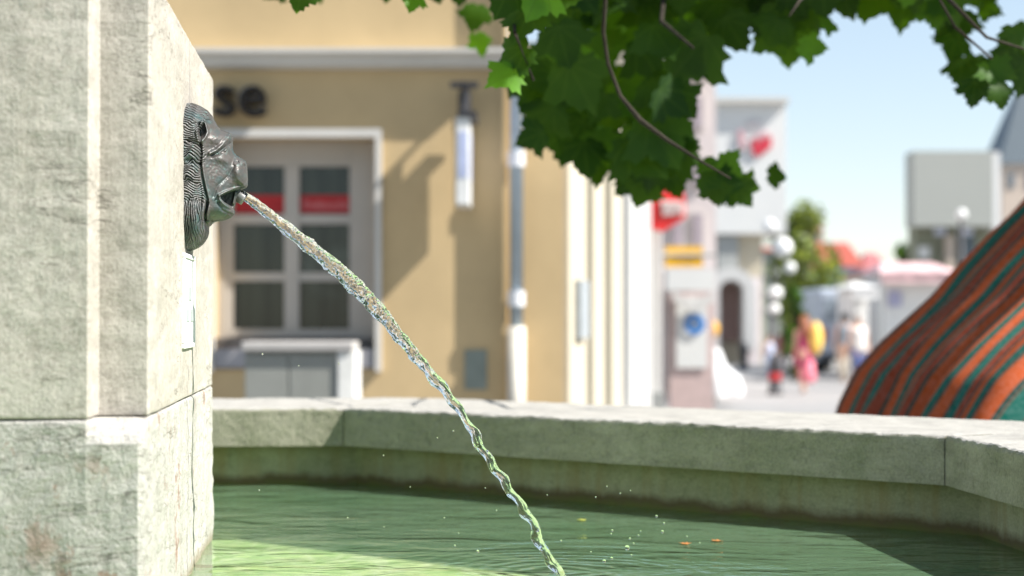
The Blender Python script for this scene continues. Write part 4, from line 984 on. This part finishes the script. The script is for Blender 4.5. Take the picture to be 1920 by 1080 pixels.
tent = thing('striped_tent', 'conical tent of orange and green striped cloth beyond the basin rim at right', 'tent', tc)
mesh_obj('cloth_cover', vs, fs, M_cone, tent, True, uv)
MB().tube([(tc.x, tc.y, 0), (tc.x, tc.y, apz+.25)], .03, 10).build('pole', M_bark, tent)

# ------------------------------------------------------------------ overhanging plane tree
OUT = [(0,-.02),(.12,-.12),(.30,-.14),(.40,-.02),(.60,.02),(.56,.16),(.70,.30),(.90,.42),(.72,.50),(.70,.64),(.50,.62),(.42,.60),(.42,.74),(.30,.80),(.26,.96),(.12,1.02),(0,1.20)]
LF = OUT+[(-x, y) for x, y in reversed(OUT[1:-1])]
def leaf_at(vs, fs, c, size, tipdir, nrm, cup=.16):
    t_ = tipdir.normalized(); s2 = t_.cross(nrm).normalized(); n2 = s2.cross(t_)
    base = c-t_*size*.45; k = len(vs); m_ = len(LF); cy = .42; w1, w2 = random.uniform(-.45, .45), random.uniform(-.4, .3)
    def pt(x, y):
        zc = -cup*(x*x*.9+(y-.4)**2*.5)+.10*abs(x)*(1-abs(x))+w1*x*(y-.4)+w2*(y-.4)**2
        return base+(s2*x+t_*y+n2*zc)*size*.62
    vs.append(pt(0, cy)); UVS.append((0, cy)); jit = [random.uniform(.93, 1.07) for _ in LF]
    for q in (.34, .68, 1.):
        for (x, y), jj in zip(LF, jit):
            if q < 1: jj = 1
            vs.append(pt(x*q*jj, cy+(y-cy)*q*jj)); UVS.append((x*q, cy+(y-cy)*q))
    for i in range(m_):
        i2 = (i+1) % m_; fs.append((k, k+1+i, k+1+i2))
        for r_ in range(2): a = k+1+r_*m_; fs.append((a+i, a+m_+i, a+m_+i2, a+i2))
random.seed(21); UVS = []; LINES = []; FAIL = []
vs = []; fs = []; stems = MB()
def octd(p):
    b = -9
    for k in range(8):
        n_ = (dirs[k]+dirs[(k+1) % 8]).normalized(); b = max(b, (p.x-CEN.x)*n_.x+(p.y-CEN.y)*n_.y-APO)
    return b
def shades(c, pad=.16):
    for z in (1.31, 1.20):
        hit = c-SUN*((c.z-z)/SUN.z)
        if -pad-.05 < octd(hit) < .72+pad and hit.y > 3.9 and hit.x < .9: return True
    t_ = (c-near_pt).dot(Up)/SUN.dot(Up); hit = c-SUN*t_
    if -.35 < (hit-near_pt).dot(Vp) < VL+.25 and .9 < hit.z < 2.35: return True
    hit = c-SUN*((c.z-FLOOR)/SUN.z)
    if -1.3 < hit.x < .5 and 4.2 < hit.y < 6.2 and hit.x*.65+hit.y*.76 < 4.1: return True
    hit = c-SUN*((c.z-WATER)/SUN.z)
    return -1.2 < hit.x < .4 and 4.1 < hit.y < 5.7
def put(px, py, d, size_px, ang, tilt=None, stem=True, keep=False):
    """ang: tip direction, degrees clockwise from straight down as seen by the camera"""
    for _ in range(25):      # keep the sunlit coping clear of leaf shade, as it is in the photograph
        c = P(px, py, d); 
        if not shades(c): break
        d = random.uniform(3.9, 7.6) if _ < 20 else random.uniform(4.4, 6.0)
    else:
        if not keep: return
        FAIL.append((px, py))
        d = 5.2; c = P(px, py, d)
    a = R(ang); tip = Vector((-math.sin(a), random.uniform(-.45, .45), -math.cos(a)))
    if tilt is None: tilt = random.uniform(-.8, .8)
    nrm = Vector((random.uniform(-.5, .5)+tilt*.5, -1, random.uniform(-.1, .9))).normalized()
    size = S(size_px, d); leaf_at(vs, fs, c, size, tip, nrm)
    if keep: LINES.append(c)
    if False:
        b0 = c-tip.normalized()*size*.42; stems.tube([b0, b0+Vector((random.uniform(-.03, .03), random.uniform(-.02, .06), .06))], .0022, 5, False)
# leaves that shape the outline
hand = [(560,8,100,10),(505,-12,90,40),(600,-8,80,-20),(770,8,100,0),(725,-12,90,25),(820,-10,95,-15),(690,-20,80,0),(640,-22,80,10),(888,42,95,10),(905,90,85,-15),(860,-10,110,-10),
 (975,60,150,25),(950,115,140,55),(965,155,150,40),(990,190,130,30),(1010,240,150,40),(985,262,110,60),(1060,285,160,15),(1100,310,140,-5),(1050,220,170,20),(1090,170,170,0),(1130,120,170,-20),(1140,235,160,10),(1120,330,120,10),
 (1180,190,170,0),(1230,170,170,-25),(1270,200,150,-55),(1285,245,130,-70),(1220,255,170,0),(1260,300,150,-20),(1195,320,150,5),(1200,370,110,15),(1225,360,110,-10),(1270,350,120,-30),(1165,355,90,30),(1300,300,110,-60),
 (1150,60,170,10),(1200,60,180,-10),(1250,90,170,-30),(1290,60,180,-10),(1330,90,170,-20),(1350,50,170,0),(1385,75,150,-40),(1310,130,120,-30),(1240,20,180,0),(1100,30,180,10),(1040,30,180,0),(1000,10,170,20),(940,10,150,20),(1060,100,160,-20),(1020,130,140,40),
 (1340,345,90,-70),(1375,345,110,-80),(1400,372,100,-50),(1410,350,80,-60),(1345,372,90,-10),(1330,320,70,-20),(1465,330,75,-75),
 (1420,20,160,0),(1470,60,160,-10),(1480,105,130,0),(1445,70,130,15),(1510,70,140,-50),(1535,90,100,-80),(1460,-10,150,10),(1545,40,90,-70),(1500,10,120,-30),
 (1545,12,130,0),(1590,14,130,-20),(1625,22,130,5),(1690,36,130,20),(1650,10,130,10),(1720,10,130,0),(1750,0,150,-10),(1790,25,150,-30),(1800,60,120,10),(1830,-5,120,-30),(1865,20,80,-60),(1700,-10,130,10),
 (1785,100,120,20),(1800,140,120,10),(1840,150,140,-10),(1825,185,100,10),(1870,150,110,-30),(1880,190,90,-20),(1900,120,130,0),(1915,160,130,10),(1905,75,90,-10),(1930,90,120,0),(1765,60,90,30)]
for x, y, s, a in hand:
    if y < 200 and random.random() < .0: continue
    put(x, y, random.uniform(4.9, 5.7), s*.74, a+random.uniform(-12, 12), keep=True)
    if s > 95 and random.random() < .62: put(x+random.uniform(-45, 45), y-random.uniform(5, 55), random.uniform(5., 6.2), s*random.uniform(.55, .75), a+random.uniform(-40, 40), keep=True)
# inner layers behind and above
def inpoly(x, y, poly):
    c = False; j = len(poly)-1
    for i in range(len(poly)):
        xi, yi = poly[i]; xj, yj = poly[j]
        if (yi > y) != (yj > y) and x < (xj-xi)*(y-yi)/(yj-yi)+xi: c = not c
        j = i
    return c
main = [(930,-60),(1420,-60),(1420,40),(1370,90),(1310,110),(1250,140),(1270,210),(1270,270),(1240,330),(1190,320),(1150,300),(1110,280),(1060,250),(1000,215),(1010,170),(960,120),(940,60)]
cnt = 0
while cnt < 14:
    x, y = random.uniform(900, 1450), random.uniform(-60, 350)
    if inpoly(x, y, main): put(x, y, random.uniform(4.8, 6.0), random.uniform(110, 165), random.uniform(-60, 60), stem=False); cnt += 1
cnt = 0
while cnt < 200:      # the canopy above the picture
    x, y = random.uniform(380, 2100), random.uniform(-260, -50)
    put(x, y, random.uniform(4.9, 6.6), random.uniform(110, 160), random.uniform(-70, 70), stem=False); cnt += 1
def veins(nt, c):
    sp = nd(nt, 'ShaderNodeSeparateXYZ'); lk(nt, nd(nt, 'ShaderNodeTexCoord').outputs['UV'], sp.inputs[0]); tot = None
    for a in (0, .66, -.66, 1.25, -1.25):
        ca, sa = math.cos(a), math.sin(a)
        d_ = math_(nt, 'ABSOLUTE', math_(nt, 'SUBTRACT', math_(nt, 'MULTIPLY', sp.outputs[0], ca), math_(nt, 'MULTIPLY', sp.outputs[1], sa)))
        al = math_(nt, 'GREATER_THAN', math_(nt, 'ADD', math_(nt, 'MULTIPLY', sp.outputs[0], sa), math_(nt, 'MULTIPLY', sp.outputs[1], ca)), 0.)
        f = math_(nt, 'MULTIPLY', ramp(nt, d_, [(.008, g(.35)), (.035, g(0))]), al); tot = f if tot is None else math_(nt, 'MAXIMUM', tot, f)
    return mix(nt, tot, c, (.06, .12, .025))
M_plane = leaf_mat('plane_leaf', (.014, .045, .006), (.035, .085, .010), .46, 6, veins)
pt_ = thing('plane_tree', 'plane tree branch with lobed green leaves hanging over the fountain', 'tree', (4.6, 7.2, 0))
# unseen crown leaves added sunward of the hanging sprays to shade them
for c0_ in LINES:
    for _ in range(4):
        c = c0_+SUN*random.uniform(.35, 2.2)+Vector((random.gauss(0, .12), random.gauss(0, .12), random.gauss(0, .05)))
        dy = (c-CAM).dot(fw); py_s = 540-(c-CAM).dot(upv)/dy*F
        if py_s < -60 and not shades(c): leaf_at(vs, fs, c, random.uniform(.17, .24), Vector((random.uniform(-.6, .6), random.uniform(-.6, .6), -.7)), Vector((random.uniform(-.4, 1), random.uniform(-1, .3), .9)).normalized())
# crown round the trunk, outside the picture
for i in range(1700):
    v = Vector((random.gauss(0, 1), random.gauss(0, 1), random.gauss(0, .7))).normalized()*random.uniform(.4, 1.75); c = Vector((4.75, 7.6, 4.5))+v
    if shades(c): continue
    leaf_at(vs, fs, c, random.uniform(.16, .24), Vector((random.uniform(-.6, .6), random.uniform(-.6, .6), -1)), Vector((random.uniform(-1, 1), random.uniform(-1, 1), .6)).normalized())
mesh_obj('foliage', vs, fs, M_plane, pt_, True, UVS)
tb_ = MB()
tb_.tube([(4.6, 7.2, 0), (4.65, 7.25, 1.5), (4.6, 7.3, 3.0), (4.7, 7.4, 4.2), (4.7, 7.5, 5.4)], [.24, .19, .16, .12, .04], 14)
l1 = [Vector((4.6, 7.3, 3.0)), Vector((3.4, 6.6, 3.5)), P(1700, -160, 7.0), P(1350, -190, 7.0), P(1150, -130, 6.6)]
tb_.tube(l1, [.10, .075, .055, .035, .022], 10)
b1 = [P(1150, -130, 6.6), P(1149, -128, 5.25), P(1136, -20, 5.32), P(1131, 60, 5.36), P(1140, 120, 5.38), P(1163, 180, 5.38), P(1200, 225, 5.3), P(1250, 262, 5.3), P(1310, 300, 5.3), P(1370, 335, 5.3)]
tb_.tube(b1, [.010, .0075, .007, .007, .006, .006, .008, .006, .004, .003], 8)
tb_.tube([P(1350, -190, 7.0), P(1250, -60, 6.6), P(1240, 40, 6.2), P(1300, 90, 5.6)], [.02, .012, .008, .004], 8)
tb_.tube([P(1700, -160, 7.0), P(1590, -60, 6.8), P(1500, 0, 5.7), P(1480, 30, 5.6)], [.03, .008, .005, .003], 8)
tb_.tube([P(1700, -160, 7.0), P(1740, -40, 5.4), P(1790, 50, 5.4), P(1860, 110, 5.6)], [.02, .006, .005, .003], 8)
tb_.tube([P(1740, -40, 5.4), P(1850, 70, 5.4), P(1930, 95, 5.4)], [.008, .005, .003], 6)
tb_.tube([P(1350, -190, 7.0), P(1000, -170, 6.9), P(700, -120, 6.8), P(520, -60, 6.6)], [.03, .018, .010, .004], 8)
tb_.tube([P(1000, -170, 6.9), P(960, -40, 6.4), P(965, 60, 5.0), P(1000, 150, 5.2)], [.008, .006, .005, .004], 8)
tk = tb_.build('trunk', M_bark, pt_, True)
